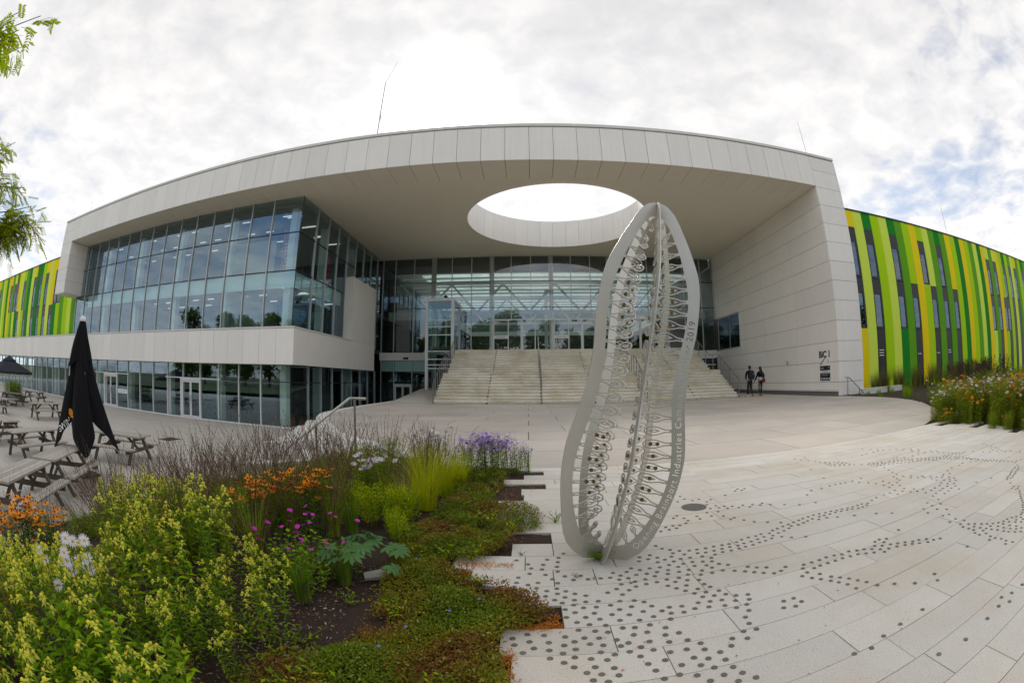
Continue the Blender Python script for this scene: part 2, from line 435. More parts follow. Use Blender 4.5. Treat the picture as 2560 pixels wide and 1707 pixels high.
bpart('soffit_panel', B, XL + .02, XL + 1.98, YF + .02, 20.6, 6.765, 6.795, 'panel_soffit')
# soffit: one row of joined panels along the front edge, plain plaster behind, a round hole
for a, b in zip(JX, JX[1:]):
    bpart('soffit_panel', B, a + g, b - g, YF + .06, 19.74, ZS + .002, ZS + .03, 'panel_soffit')
def holed(x0, x1, y0, y1, z, m, name, flip=False, n=120):
    angs = sorted([2 * PI * k / n for k in range(n)] + [math.atan2(y - HC[1], x - HC[0]) % (2 * PI) for x in (x0, x1) for y in (y0, y1)])
    vs = []; fs = []
    for t in angs:
        c, s = math.cos(t), math.sin(t)
        d = min([(x1 - HC[0]) / c if c > 1e-9 else 1e9, (x0 - HC[0]) / c if c < -1e-9 else 1e9, (y1 - HC[1]) / s if s > 1e-9 else 1e9, (y0 - HC[1]) / s if s < -1e-9 else 1e9])
        vs += [(HC[0] + HR * c, HC[1] + HR * s, z), (HC[0] + d * c, HC[1] + d * s, z)]
    k = len(angs)
    for i in range(k):
        j = (i + 1) % k
        q = (2 * i, 2 * i + 1, 2 * j + 1, 2 * j); fs.append(q[::-1] if not flip else q)
    mb = MB().add(vs, fs)
    return part(name, mb, m, B)
holed(XL + .1, XW + .03, 19.745, YB + .3, ZS + .004, 'panel_soffit', 'soffit')
holed(XL + .1, XR - .1, YF + .4, YB + 1.0, 12.70, 'coping', 'roof_deck', True)
for k in range(36):
    mb = MB(); t0, t1 = 2 * PI * k / 36 + .0012, 2 * PI * (k + 1) / 36 - .0012
    vs = []
    for i in range(5):
        t = t0 + (t1 - t0) * i / 4
        for r_, z in ((HR - .03, ZS - .01), (HR - .03, 12.79), (HR + .03, 12.79), (HR + .03, ZS - .01)): vs.append((HC[0] + r_ * math.cos(t), HC[1] + r_ * math.sin(t), z))
    fs = [(4 * i + a, 4 * i + (a + 1) % 4, 4 * i + 4 + (a + 1) % 4, 4 * i + 4 + a) for i in range(4) for a in range(4)] + [(0, 1, 2, 3)[::-1], (16, 17, 18, 19)]
    part('rim_panel', mb.add(vs, fs), 'panel', B, False)
# right wall of the entrance court: long panels, a corner window, a recessed plinth
bpart('wall_core', B, XW + .05, XR - .06, YF + .06, YB + .5, .02, 12.6, 'joint')
YJ = [YF + .055, 21.72, 25.5, 29.28, YB]
ZW = [0.29] + ZJ[:10] + [ZS]
for a, b in zip(ZW, ZW[1:]):
    for c, d in zip(YJ, YJ[1:]):
        a2, b2 = a, b
        if c > 29:
            if a > 3.2 and b < 5.8: continue
            if b == 3.73: b2 = 3.25
            if a == 5.74: a2 = 5.82
        bpart('wall_panel', B, XW, XW + .05, c + .003, d - .003, a2 + g, b2 - g, 'panel')
bpart('window_frame', B, XW + .005, XW + .05, 29.28, 29.36, 3.26, 5.8, 'alu')
bpart('window_frame', B, XW + .005, XW + .05, 33.12, 33.2, 3.26, 5.8, 'alu')
bpart('window_frame', B, XW - .02, XW + .05, 29.36, 33.12, 3.26, 3.32, 'alu')
bpart('window_frame', B, XW + .005, XW + .05, 29.36, 33.12, 5.74, 5.8, 'alu')
bpart('window_frame', B, XW + .005, XW + .05, 31.0, 31.06, 3.32, 5.74, 'alu')
for a, b in ((29.36, 31.0), (31.06, 33.12)): bpart('glass_pane', B, XW + .02, XW + .036, a, b, 3.32, 5.74, 'glass_dark')
bpart('ledge', B, XW - .06, XW + .049, YF + .06, YB - .1, .235, .285, 'panel')
bpart('plinth', B, XW + .045, XW + .06, YF + .06, YB - .1, .0, .235, 'plinth')
# ---------------------------------------------------------------- glass walls
def grid_x(parent, y, xs, zs, mw=0.055, md=0.14, glass='glass', skip=lambda i, j: False, mull='alu', last=True):
    for i, x in enumerate(xs): bpart('mullion', parent, x - mw / 2, x + mw / 2, y - .05, y - .05 + md, zs[0], zs[-1], mull)
    for j, z in enumerate(zs[1:-1]):
        bpart('transom', parent, xs[0], xs[-1], y - .012, y + .06, z - .025, z + .025, 'dark_trim')
    for i in range(len(xs) - 1):
        a, b = min(xs[i], xs[i + 1]), max(xs[i], xs[i + 1])
        for j in range(len(zs) - 1):
            if skip(i, j): continue
            bpart('glass_pane', parent, a + mw / 2, b - mw / 2, y + .012, y + .028, zs[j] + (.025 if j else .0), zs[j + 1] - .025, glass)
def grid_y(parent, x, ys, zs, mw=0.055, md=0.14, glass='glass', skip=lambda i, j: False):
    for i, y in enumerate(ys[1:-1]): bpart('mullion', parent, x - md + .05, x + .05, y - mw / 2, y + mw / 2, zs[0], zs[-1], 'alu')
    for z in zs[1:-1]: bpart('transom', parent, x - .06, x + .012, ys[0], ys[-1], z - .025, z + .025, 'dark_trim')
    for i in range(len(ys) - 1):
        for j in range(len(zs) - 1):
            if skip(i, j): continue
            bpart('glass_pane', parent, x - .028, x - .012, ys[i] + mw / 2, ys[i + 1] - mw / 2, zs[j] + (.025 if j else 0), zs[j + 1] - .025, glass)
XM = [XG] + [-13.65 - 1.545 * k for k in range(0, 14)] + [-35.42]
grid_x(B, YG, XM[1:], [3.55, 6.72, 8.79, ZS])
for j, (a, b) in enumerate(((3.55, 6.695), (6.745, 8.765), (8.815, ZS))): bpart('glass_pane', B, XM[1] + .03, XG - .02, YG + .012, YG + .028, a, b, 'glass')
for z in (6.72, 8.79): bpart('transom', B, XM[1], XG, YG - .012, YG + .06, z - .025, z + .025, 'dark_trim')
bpart('corner_seal', B, XG - .03, XG + .002, YG - .002, YG + .03, 3.55, ZS, 'dark_trim')
bpart('corner_seal', B, XG - .03, XG + .002, YG - .002, YG + .03, -1.25, 1.87, 'dark_trim')
YM = [YG + .03, 21.75, 23.35, 24.9, 26.48, 28.0, 29.58, 31.15, 32.7, YB]
grid_y(B, XG, YM, [3.55, 6.72, 8.79, ZS])
grid_y(B, XG, YM, [-1.25, 1.0, 1.87])
XLOW = [XM[1] - 1.545 * k for k in range(0, 32)]
DOORS = [(-20.05, -18.20), (-29.45, -27.45)]
def inset(i, j):
    a, b = XLOW[i + 1], XLOW[i]; c = (a + b) / 2
    return j == 0 and any(d0 - .8 < c < d1 + .2 for d0, d1 in DOORS)
grid_x(B, YG, XLOW, [-1.25, 1.0, 1.87], skip=inset, mull='white_frame')
for a, b in ((-1.25, .975), (1.025, 1.87)): bpart('glass_pane', B, XM[1] + .03, XG - .02, YG + .012, YG + .028, a, b, 'glass')
bpart('transom', B, XM[1], XG, YG - .012, YG + .06, .975, 1.025, 'dark_trim')
bpart('sill', B, XLOW[-1], XG + .06, YG - .07, YG + .12, -1.3, -1.24, 'white_frame')
bpart('sill', B, XG - .1, XG + .06, YG + .125, YB, -1.3, -1.24, 'white_frame')
def double_door(x0, x1, y, z0, z1, sign=None):
    d = bpart('door_frame', B, x0, x0 + .09, y - .07, y + .08, z0, z1, 'white_frame')
    bpart('door_frame', B, x1 - .09, x1, y - .07, y + .08, z0, z1, 'white_frame')
    bpart('door_frame', B, x0 + .09, x1 - .09, y - .07, y + .08, z1 - .12, z1, 'white_frame')
    m = (x0 + x1) / 2
    for a, b in ((x0 + .1, m - .01), (m + .01, x1 - .1)):
        lf = bpart('door', B, a + .07, b - .07, y - .01, y + .006, z0 + .1, z1 - .22, 'glass')
        for q in ((a, a + .07, z0 + .02, z1 - .13), (b - .07, b, z0 + .02, z1 - .13), (a + .07, b - .07, z0 + .02, z0 + .1), (a + .07, b - .07, z1 - .22, z1 - .13)):
            bpart('door_stile', lf, q[0], q[1], y - .03, y + .025, q[2], q[3], 'white_frame')
        bpart('handle', lf, (b - .05 if a < m - .2 else a + .03), (b - .03 if a < m - .2 else a + .05), y - .08, y - .06, z0 + .8, z0 + 1.3, 'alu')
for d0, d1 in DOORS:
    double_door(d0, d1, YG, -1.24, .98)
    bpart('transom', B, d0 - 1.5, d1 + 1.6, YG - .055, YG + .06, .98, 1.04, 'white_frame')
    lo = max(x for x in XLOW if x < d0 - .3) if False else d0 - .02
    bpart('glass_pane', B, d1 + .03, d1 + 1.55, YG + .012, YG + .028, -1.24, .97, 'glass')
    bpart('glass_pane', B, d0 - 1.0, d0 - .03, YG + .012, YG + .028, -1.24, .97, 'glass')
sg = bpart('door_sign', B, -27.38, -26.1, YG - .035, YG - .01, -.30, -.02, 'white_print')
for a in range(2): bpart('print_line', sg, -27.25 + a * .1, -26.25 - a * .12, YG - .039, YG - .036, -.13 - a * .09, -.11 - a * .09, 'grey_print')
# white storey band round the left block
YBD, XBD = 18.95, -11.1
bpart('band_core', B, -62, XBD - .06, YBD + .05, YG - .08, 1.90, 3.66, 'joint')
bpart('band_core', B, XG + .05, XBD - .055, YG - .075, 30.85, 1.90, 3.66, 'joint')
bpart('band_soffit', B, -62, XBD - .02, YBD + .02, YG + .3, 1.872, 1.899, 'panel_soffit')
bx = [XBD] + [XBD - 1.06 - 1.0875 * k for k in range(0, 46)]
for b, a in zip(bx, bx[1:]): bpart('band_panel', B, a + g, b - g * (0 if b == XBD else 1), YBD, YBD + .05, 1.87, 3.62, 'panel')
bpart('band_coping', B, -62, XBD + .01, YBD - .02, YG - .06, 3.64, 3.72, 'coping')
for a, b in ((YBD + .055, 19.25), (19.26, 26.4), (26.41, 30.9)):
    bpart('band_panel', B, XBD - .05, XBD, a, b, 1.87, 3.62 if b < 27 else 3.70, 'panel')
bpart('band_coping', B, XG + .02, XBD + .01, YG - .055, 26.38, 3.64, 3.72, 'coping')
bpart('bay_box', B, XG + .03, XBD, 26.4, 30.9, 3.715, 7.75, 'panel')
bpart('bay_coping', B, XG + .03, XBD + .015, 26.38, 30.92, 7.752, 7.80, 'coping')
# back glass wall of the entrance court
XB = [-11.5, -10.45, -8.89, -7.34, -5.84, -4.3, -2.75, -1.24, .26, 1.82, 3.34, 4.86, 6.4, 7.93, 9.45, 11.0, 12.5, 14.05, 15.2]
grid_x(B, YB, XB, [5.80, 6.76, 8.82, ZS], glass='glass_clear')
for i in range(len(XB) - 1):
    if not (6 <= i < 15):
        bpart('glass_pane', B, XB[i] + .03, XB[i + 1] - .03, YB + .012, YB + .028, 3.35, 5.8, 'glass_clear')
        bpart('mullion', B, XB[i] - .028, XB[i] + .028, YB - .05, YB + .09, 3.33, 5.80, 'alu')
bpart('transom', B, -2.75, 11.0, YB - .06, YB + .09, 5.74, 5.84, 'white_frame')
for x in (-7.34, -2.75, 1.82, 6.4, 11.0):
    bpart('column', B, x - .17, x + .17, YB + .15, YB + .5, 3.33, ZS, 'white_frame')
for x0 in (-2.75, 1.82, 6.4):
    pts = [x0 + .18, x0 + 1.27, x0 + 2.30, x0 + 3.30, x0 + 4.57]
    for k, (a, b) in enumerate(zip(pts, pts[1:])):
        bpart('door_frame', B, a - .035, a + .035, YB - .05, YB + .07, 3.33, 5.74, 'white_frame')
        dr = bpart('door' if k in (1, 2) else 'glass_pane', B, a + .04, b - .04, YB + .012, YB + .028, 3.36, 5.73, 'glass_clear')
        if k in (1, 2): bpart('door_stile', dr, (b - .10 if k == 1 else a + .04), (b - .04 if k == 1 else a + .10), YB - .012, YB + .011, 3.36, 5.73, 'white_frame')
    bpart('door_sensor', B, x0 + 1.5, x0 + 1.9, YB - .16, YB - .06, 5.66, 5.74, 'dark_trim')
    bpart('door_sensor', B, x0 + 2.4, x0 + 2.6, YB - .16, YB - .06, 5.68, 5.74, 'dark_trim')
    s_ = bpart('door_sign', B, x0 + .14, x0 + 1.26, YB - .06, YB - .052, 4.36, 4.60, 'white_print')
    for k in range(2): bpart('print_line', s_, x0 + .34 - .06 * k, x0 + 1.06 + .06 * k, YB - .066, YB - .061, 4.49 - k * .06, 4.52 - k * .06, 'grey_print')
bpart('floor_band', B, -11.6, -5.05, YB - .10, YB + .25, 2.74, 3.33, 'panel')
bpart('floor_band', B, 11.9, 15.25, YB - .10, YB + .25, 2.74, 3.33, 'panel')
xs = [-11.5, -10.42, -8.93, -7.34]
grid_x(B, YB, xs, [-1.25, .95, 1.86, 2.74], skip=lambda i, j: i == 1 and j == 0)
for i in range(3): bpart('spandrel_panel', B, xs[i] + .04, xs[i + 1] - .04, YB + .05, YB + .09, 1.88, 2.72, 'spandrel')
double_door(-10.40, -8.95, YB, -1.24, .92)
bpart('exit_lamp', B, -9.6, -9.2, YB - .16, YB - .10, 2.82, 2.98, 'dark_trim')
bpart('glass_pane', B, 12.0, 15.2, YB + .012, YB + .028, 1.2, 2.74, 'glass_dark')
bpart('wall_core', B, 11.9, 15.25, YB + .1, YB + .3, 0, 2.7, 'int_dark')
bpart('guard_bar', B, 12.0, 15.1, YB - .1, YB - .04, 2.15, 2.23, 'white_frame')
# ---------------------------------------------------------------- behind the glass: left block
bpart('floor_slab', B, -35.4, XG - .35, YG + .35, YB + 5, 3.30, 3.60, 'int_grey')
bpart('floor_slab', B, -62, XG - .1, YG + .2, YB + 5, -1.34, -1.255, 'int_floor')
bpart('floor_slab', B, -35.4, XG - .3, YG + .45, YB + 5, 6.25, 6.60, 'int_grey')
bpart('ceiling', B, -35.4, XG - .06, YG + .1, YB + 5, 10.36, 10.40, 'int_grey')
bpart('ceiling', B, -62, XG - .3, YG + .5, YB + 5, 1.86, 1.89, 'int_grey')
bpart('spandrel_panel', B, -33.3, XG - .10, YG + .16, YG + .18, 5.84, 6.69, 'spandrel')
bpart('spandrel_panel', B, XG - .18, XG - .16, YG + .19, 26.2, 5.84, 6.69, 'spandrel')
for k, x in enumerate((-12.5, -17.05, -21.65, -26.3, -30.9, -34.9)):
    bpart('column', B, x - .2, x + .2, YG + .5, YG + .9, 3.6, 6.25, 'int_white')
    bpart('column', B, x - .2, x + .2, YG + .5, YG + .9, 6.6, 10.36, 'int_white')
for x in (-12.45, -17.05, -21.65, -26.3, -30.9, -35.5, -40.1, -44.7, -49.3):
    bpart('column', B, x - .2, x + .2, YG + .4, YG + .8, -1.25, 1.86, 'int_white')
for y in (24.0, 28.5):
    bpart('column', B, XG - .9, XG - .5, y, y + .4, 3.6, 6.25, 'int_white'); bpart('column', B, XG - .9, XG - .5, y, y + .4, 6.6, 10.36, 'int_white')
    bpart('column', B, XG - .9, XG - .5, y, y + .4, -1.25, 1.86, 'int_white')
bpart('partition', B, -16.72, -13.68, YG + .75, YG + .78, 6.75, 8.76, 'int_beige')
bpart('partition', B, -35.4, -12.9, 28.0, 28.2, 3.6, 6.25, 'int_grey')
bpart('partition', B, -35.4, -12.9, 29.0, 29.2, 6.6, 10.36, 'int_grey')
bpart('partition', B, -35.5, -35.42, YG + .1, 29, 3.6, 10.36, 'int_grey')
bpart('partition', B, -62, -13.0, 27.0, 27.2, -1.25, 1.86, 'int_grey')
bpart('partition', B, -17.6, -17.4, 21.2, 27, 3.6, 6.25, 'int_white')
bpart('partition', B, -28.5, -28.3, 20.6, 27, 3.6, 6.25, 'int_grey')
bpart('partition', B, -22.4, -22.2, 22.4, 27, -1.25, 1.86, 'int_grey')
for z, n0 in ((10.34, 3), (6.24, 3)):
    for i in range(14):
        for j in range(n0):
            x = -33.6 + i * 1.545 + (0.5 if j % 2 else 0); y = 21.1 + j * 2.1
            if (i * 7 + j * 3) % 3 == 0: continue
            bpart('ceiling_light', B, x - .30, x + .30, y - .022, y + .022, z - .05, z - .003, 'lamp_emit')
for j in range(4):
    bpart('ceiling_light', B, XG - 1.9, XG - .9, 21.3 + 1.9 * j, 21.38 + 1.9 * j, 10.29, 10.337, 'lamp_emit')
    bpart('ceiling_light', B, XG - 1.9, XG - .9, 21.6 + 1.9 * j, 21.68 + 1.9 * j, 6.19, 6.237, 'lamp_emit')
# the atrium behind the entrance: white trusses under a glazed roof
bpart('floor_slab', B, -11.7, 15.4, YB + .1, 62, 3.2, 3.32, 'int_grey')
bpart('atrium_wall', B, -11.7, 15.4, 62, 62.2, 3.3, 11, 'int_grey')
bpart('atrium_wall', B, 15.45, 15.6, YB + .55, 62, 3.3, 11, 'int_grey')
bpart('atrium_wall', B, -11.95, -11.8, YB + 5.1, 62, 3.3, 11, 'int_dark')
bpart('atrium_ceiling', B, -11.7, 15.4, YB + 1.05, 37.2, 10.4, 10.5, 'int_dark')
bpart('gallery', B, -11.7, -6.5, 36.0, 60, 6.2, 6.9, 'int_white')
bpart('gallery', B, 11.5, 15.4, 36.0, 60, 6.2, 6.9, 'int_white')
bpart('gallery', B, -6.4, 11.4, 52.0, 61, 6.2, 6.9, 'int_white')
bpart('counter', B, -5.5, 13, 44.2, 44.9, 3.33, 4.35, 'brick_red')
bpart('partition', B, -11, 14.5, 50.0, 50.2, 3.33, 6.2, 'int_dark')
for k in range(13): bpart('rafter', B, -11.7, 15.4, 37.8 + k * 1.9, 37.9 + k * 1.9, 10.46, 10.6, 'white_frame')
bpart('glass_roof', B, -11.7, 15.4, 37.3, 61.9, 10.65, 10.67, 'glass_clear')
for yt in (38.5, 46.0):
    bpart('truss_chord', B, -11.5, 15.3, yt, yt + .22, 9.65, 9.9, 'white_frame')
    bpart('truss_chord', B, -11.5, 15.3, yt, yt + .22, 6.95, 7.2, 'white_frame')
    for k in range(12):
        x = -11.3 + k * 2.285
        mb = MB().beam((x, yt + .1, 7.15) if k % 2 else (x, yt + .1, 9.7), (x + 2.285, yt + .1, 9.7) if k % 2 else (x + 2.285, yt + .1, 7.15), .16, .16, (0, 1, 0))
        part('truss_brace', mb, 'white_frame', B)
for x in (-9, -3.6, 1.82, 7.3, 12.7): bpart('column', B, x - .16, x + .16, 43.5, 43.82, 3.33, 10.2, 'white_frame')
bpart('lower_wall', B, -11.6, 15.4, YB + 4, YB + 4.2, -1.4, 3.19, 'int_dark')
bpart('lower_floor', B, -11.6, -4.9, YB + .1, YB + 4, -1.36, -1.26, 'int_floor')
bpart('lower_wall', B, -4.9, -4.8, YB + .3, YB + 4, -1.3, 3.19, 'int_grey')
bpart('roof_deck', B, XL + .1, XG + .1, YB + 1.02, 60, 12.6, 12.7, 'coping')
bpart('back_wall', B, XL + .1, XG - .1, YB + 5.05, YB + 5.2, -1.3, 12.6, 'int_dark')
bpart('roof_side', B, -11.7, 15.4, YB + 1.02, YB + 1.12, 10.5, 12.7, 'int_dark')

# ---------------------------------------------------------------- striped wings
CS = dict(Y='strip_yellow', L='strip_pale', G='strip_lime', M='strip_mid', D='strip_dark')
def wing(label, x_in, sgn, pitch, yw, seq, xend, z0):
    cx = (x_in + xend) / 2
    W = thing('office_wing', label, 'building', (cx, yw, z0))
    ztop = 10.93
    bpart('wall_core', W, min(x_in, xend), max(x_in, xend), yw + .07, yw + 18, z0, ztop - .02, 'joint')
    bpart('roof_edge', W, min(x_in, xend), max(x_in, xend), yw - .05, yw + .12, ztop, ztop + .10, 'dark_trim')
    def strip(xa, xb, za, zb, c): bpart('cladding_strip', W, xa + .004, xb - .004, yw, yw + .07, za, zb, CS[c])
    def window(xa, xb, za, zb, blank=False):
        if blank:
            w_ = bpart('window', W, xa + .02, xb - .02, yw + .035, yw + .05, za, zb - .03, 'win_frame'); return
        w_ = bpart('window', W, xa + .01, xa + .10, yw + .01, yw + .065, za, zb, 'win_frame')
        bpart('frame', w_, xb - .16, xb - .01, yw + .01, yw + .065, za, zb, 'win_frame')
        bpart('frame', w_, xa + .10, xb - .16, yw + .01, yw + .065, za, za + .12, 'win_frame')
        bpart('frame', w_, xa + .10, xb - .16, yw + .01, yw + .065, zb - .95, zb, 'win_frame')
        bpart('pane', w_, xa + .10, xb - .16, yw + .04, yw + .055, za + .12, zb - .95, 'glass_dark')
        bpart('blind', w_, xa + .10, xb - .16, yw + .063, yw + .066, za + .12, zb - .95, 'int_dark')
    k = 0; x = x_in
    while (xend - x) * sgn > 0.2:
        top, win, bot = seq[k % len(seq)] if k < len(seq) else seq[6 + (k - 6) % (len(seq) - 6)]
        xa, xb = (x, x + pitch) if sgn > 0 else (x - pitch, x)
        zc = ztop
        if win == '': strip(xa, xb, z0, ztop, top)
        else:
            f3, f2, f1 = '3' in win, '2' in win, 'b' in win
            z = ztop
            if f3:
                strip(xa, xb, 9.84, ztop, top); window(xa, xb, 6.72, 9.83); z = 6.715
            if f2:
                if not f3: strip(xa, xb, 6.67, ztop, top)
                window(xa, xb, 3.63, 6.66); z = 3.625
            if f1: window(xa, xb, z0, z, True)
            elif 'd' in win:
                strip(xa, xb, 1.0, ztop, top); window(xa, xb, z0, 1.0, True)
            else: strip(xa, xb, z0, z, bot or top)
        if 'b' in win and k < 14 and sgn > 0:
            for q in range((3, 2, 1)[k % 3]): bpart('ceiling_light', W, xa + .2, xb - .25, yw + .02, yw + .034, 2.0 + q * .16, 2.016 + q * .16, 'lamp_emit')
        x += pitch * sgn; k += 1
    return W
RSEQ = [('G', '', 'G'), ('Y', '32', 'Y'), ('L', '', ''), ('D', '32b', ''), ('G', '', ''), ('L', '', ''), ('D', '32', 'D'), ('M', '', ''), ('G', '2b', ''), ('Y', '', ''), ('G', '3', 'G'), ('L', '2b', ''), ('M', '', ''),
        ('D', '32b', ''), ('M', '', ''), ('Y', '2b', ''), ('G', '', ''), ('D', '', ''), ('Y', '', ''), ('G', 'd', ''), ('M', 'd', ''), ('L', '', ''), ('D', '', ''), ('Y', '', ''), ('L', '32', 'L'), ('M', '', ''), ('L', '32b', ''),
        ('Y', '', ''), ('G', '2', 'G'), ('D', '32b', ''), ('G', '', ''), ('M', '3b', ''), ('L', '', ''), ('Y', '3b', ''), ('M', '', ''), ('G', '', '')]
wing('long wing striped in greens and yellow to the right of the white pillar', 18.42, 1, 0.905, 20.3, RSEQ, 75.0, -.3)
LSEQ = [('D', '', ''), ('M', '', ''), ('L', '', ''), ('G', '', ''), ('M', '', ''), ('G', '3', 'G'), ('Y', '3', 'D'), ('Y', '2', 'Y'), ('L', '', ''), ('Y', '32', ''), ('G', '', ''), ('D', '32', ''), ('D', '', ''), ('Y', '32', ''), ('L', '', ''), ('D', '', ''), ('M', '2', ''),
        ('G', '3', 'G'), ('L', '', ''), ('Y', '2', 'Y'), ('D', '3', 'D'), ('L', '3', 'L'), ('M', '', ''), ('Y', '3', 'G'), ('Y', '', ''), ('D', '', ''), ('G', '', ''), ('L', '', ''), ('M', '', ''), ('G', '3', 'G'), ('Y', '', '')]
wing('long wing striped in greens and yellow left of the glass block', -35.45, -1, 0.96, 20.3, LSEQ, -75.0, 1.9)
# ------------------------------------------------------------------ ground, plaza, court, paving
def sheet(name, poly, z0, z1, m):
    return tag(part(name, MB().prism(poly, z0, z1), m, None), kind='structure')
def flat(name, x0, x1, y0, y1, z, m, n=1):
    mb = MB().add([(x0, y0, z), (x1, y0, z), (x1, y1, z), (x0, y1, z)], [(0, 1, 2, 3)])
    return tag(part(name, mb, m, None), kind='structure')
flat('ground', -600, 600, -600, 600, -1.42, 'ground')
flat('forecourt', .2, 70, -36, -2.32, -.01, 'plaza')
flat('road', -90, 90, -44, -36.2, -.03, 'court')
flat('lawn', -90, .15, -36, -8.1, -.9, 'ground')
def clip(poly, x0, x1, y0, y1):
    def side(p, inside, inter):
        out = []
        for i in range(len(p)):
            a, b = p[i - 1], p[i]
            if inside(b):
                if not inside(a): out.append(inter(a, b))
                out.append(b)
            elif inside(a): out.append(inter(a, b))
        return out
    def ix(x): return lambda a, b: (x, a[1] + (b[1] - a[1]) * (x - a[0]) / (b[0] - a[0]))
    def iy(y): return lambda a, b: (a[0] + (b[0] - a[0]) * (y - a[1]) / (b[1] - a[1]), y)
    for ins, it in ((lambda p: p[0] >= x0, ix(x0)), (lambda p: p[0] <= x1, ix(x1)), (lambda p: p[1] >= y0, iy(y0)), (lambda p: p[1] <= y1, iy(y1))):
        if len(poly) < 3: return []
        poly = side(poly, ins, it)
    return poly
def area(p): return abs(sum(p[i - 1][0] * p[i][1] - p[i][0] * p[i - 1][1] for i in range(len(p)))) / 2
EDGE_Y = 6.277
KERB = [(-7.5, 33.5), (-7.5, 24), (-7.41, 18.4), (-7.1, 15.36), (-6.68, 13.95), (-6.1, 12.66), (-5.46, 11.47), (-4.9, 10.59), (-4.05, 9.36), (-3.5, 8.8), (-2.86, 8.37), (-2.43, 7.99), (-1.5, 7.2), (-.55, EDGE_Y)]
KS = [(p.x, p.y) for p in smoothpath([(x, y, 0) for x, y in KERB], 3)]
RC = [(p.x, p.y) for p in smoothpath([(x, y, 0) for x, y in [(8.22, EDGE_Y), (8.74, 6.52), (9.84, 7.0), (10.75, 7.55), (11.7, 8.5), (13.4, 10.4), (14.55, 12.3), (15.3, 14.6), (15.46, 17.7)]], 3)]
PLZ = [(-.55, EDGE_Y + .003), (8.2, EDGE_Y + .003)] + RC + [(15.2, 17.78), (15.2, 33.5)] + KS[:-1]
plaza = sheet('plaza', PLZ, -.30, -.02, 'paving_gap')
y = EDGE_Y
ri = 0; prnd = random.Random(3)
while y < 23.3:
    h_ = 1.5; x = -9.0 + (0.9 if ri % 2 else 0.0)
    while x < 16:
        w_ = 2.25
        p = clip(PLZ, x + .009, x + w_ - .009, y + .009, min(y + h_, 23.3) - .009)
        if len(p) >= 3 and area(p) > .02:
            part('plaza_slab', MB().prism(p, -.02, 0.0), 'plaza', plaza)
        x += w_
    y += h_; ri += 1
tag(part('ramp', MB().add([(-7.5, 23.3, 0), (-5.02, 23.3, 0), (-5.02, 31.5, .68), (-7.5, 31.5, .68), (-7.5, 33.5, .68), (-5.02, 33.5, .68), (-7.5, 23.3, -1.3), (-7.5, 33.5, -1.3)],
    [(0, 1, 2, 3), (3, 2, 5, 4), (0, 3, 4, 7, 6)]), 'plaza', None), kind='structure')
flat('apron', -5.0, 15.24, 23.3, 33.5, -.004, 'plaza')
# white edge along the plaza and the curved steps below it
def ribbon(name, path, o0, o1, z0, z1, m, parent=None, label=None):
    P3 = [Vector((x, y, 0)) for x, y in path]; n = len(P3); A = []; Bv = []
    for i, p in enumerate(P3):
        d = P3[min(i + 1, n - 1)] - P3[max(i - 1, 0)]; d.normalize(); s_ = Vector((d.y, -d.x, 0))
        A.append(p + s_ * o0); Bv.append(p + s_ * o1)
    mb = MB(); vs = []
    for a, b in zip(A, Bv): vs += [(a.x, a.y, z1), (b.x, b.y, z1), (b.x, b.y, z0), (a.x, a.y, z0)]
    fs = [(4 * i + k, 4 * i + (k + 1) % 4, 4 * i + 4 + (k + 1) % 4, 4 * i + 4 + k) for i in range(n - 1) for k in range(4)] + [(0, 1, 2, 3), tuple(4 * (n - 1) + k for k in (3, 2, 1, 0))]
    mb.add(vs, fs)
    return part(name, mb, m, parent)
tag(ribbon('kerb', KS, .003, .40, -1.32, .012, 'concrete_white'), kind='structure')
ST = thing('curved_steps', 'curved white concrete steps wrapping the rounded left edge of the plaza', 'steps', (-5.6, 10.5, -1.3))
seg = [p for p in KS if -6.75 < p[0] < -2.3 and p[1] < 14.2]
for k in range(5): ribbon('step', seg, .41 + .36 * k, .77 + .36 * k - .004, -1.32, -.17 - .2 * k, 'concrete_white', ST)
def low_wall(label, a, b, th, z0, z1, cap=True):
    a, b = Vector((*a, 0)), Vector((*b, 0)); m = (a + b) / 2
    t = thing('low_wall', label, 'wall', (m.x, m.y, z0))
    d = (b - a).normalized(); s_ = Vector((-d.y, d.x, 0))
    part('wall_body', MB().obox((m.x, m.y, (z0 + z1 - .05) / 2), d, s_, (0, 0, 1), (b - a).length / 2, th / 2, (z1 - .05 - z0) / 2), 'concrete_white', t)
    part('cap', MB().obox((m.x, m.y, z1 - .024), d, s_, (0, 0, 1), (b - a).length / 2 + .01, th / 2 + .012, .024), 'concrete_white', t)
    return t
low_wall('long white wall behind the steel handrail, its top just below the plaza', (-5.62, 8.18), (-4.36, 10.0), .22, -1.32, -.15)
low_wall('short white wall in the dark grasses directly under the steel handrail', (-4.75, 6.45), (-3.35, 7.95), .22, -1.32, -.24)
for k in range(6):
    pass
SS = thing('garden_steps', 'straight white steps going down between two low walls beside the handrail', 'steps', (-4.3, 8.3, -1.3))
dv = Vector((-.60, -.80, 0)); pv = Vector((-.80, .60, 0))
for k in range(6):
    c = Vector((-3.75, 8.85, 0)) + dv * (.17 + .33 * k)
    part('step', MB().obox((c.x, c.y, (-.19 * (k + 1) - 1.32) / 2), dv, pv, (0, 0, 1), .163, .75, (-.19 * (k + 1) + 1.32) / 2), 'concrete_white', SS)
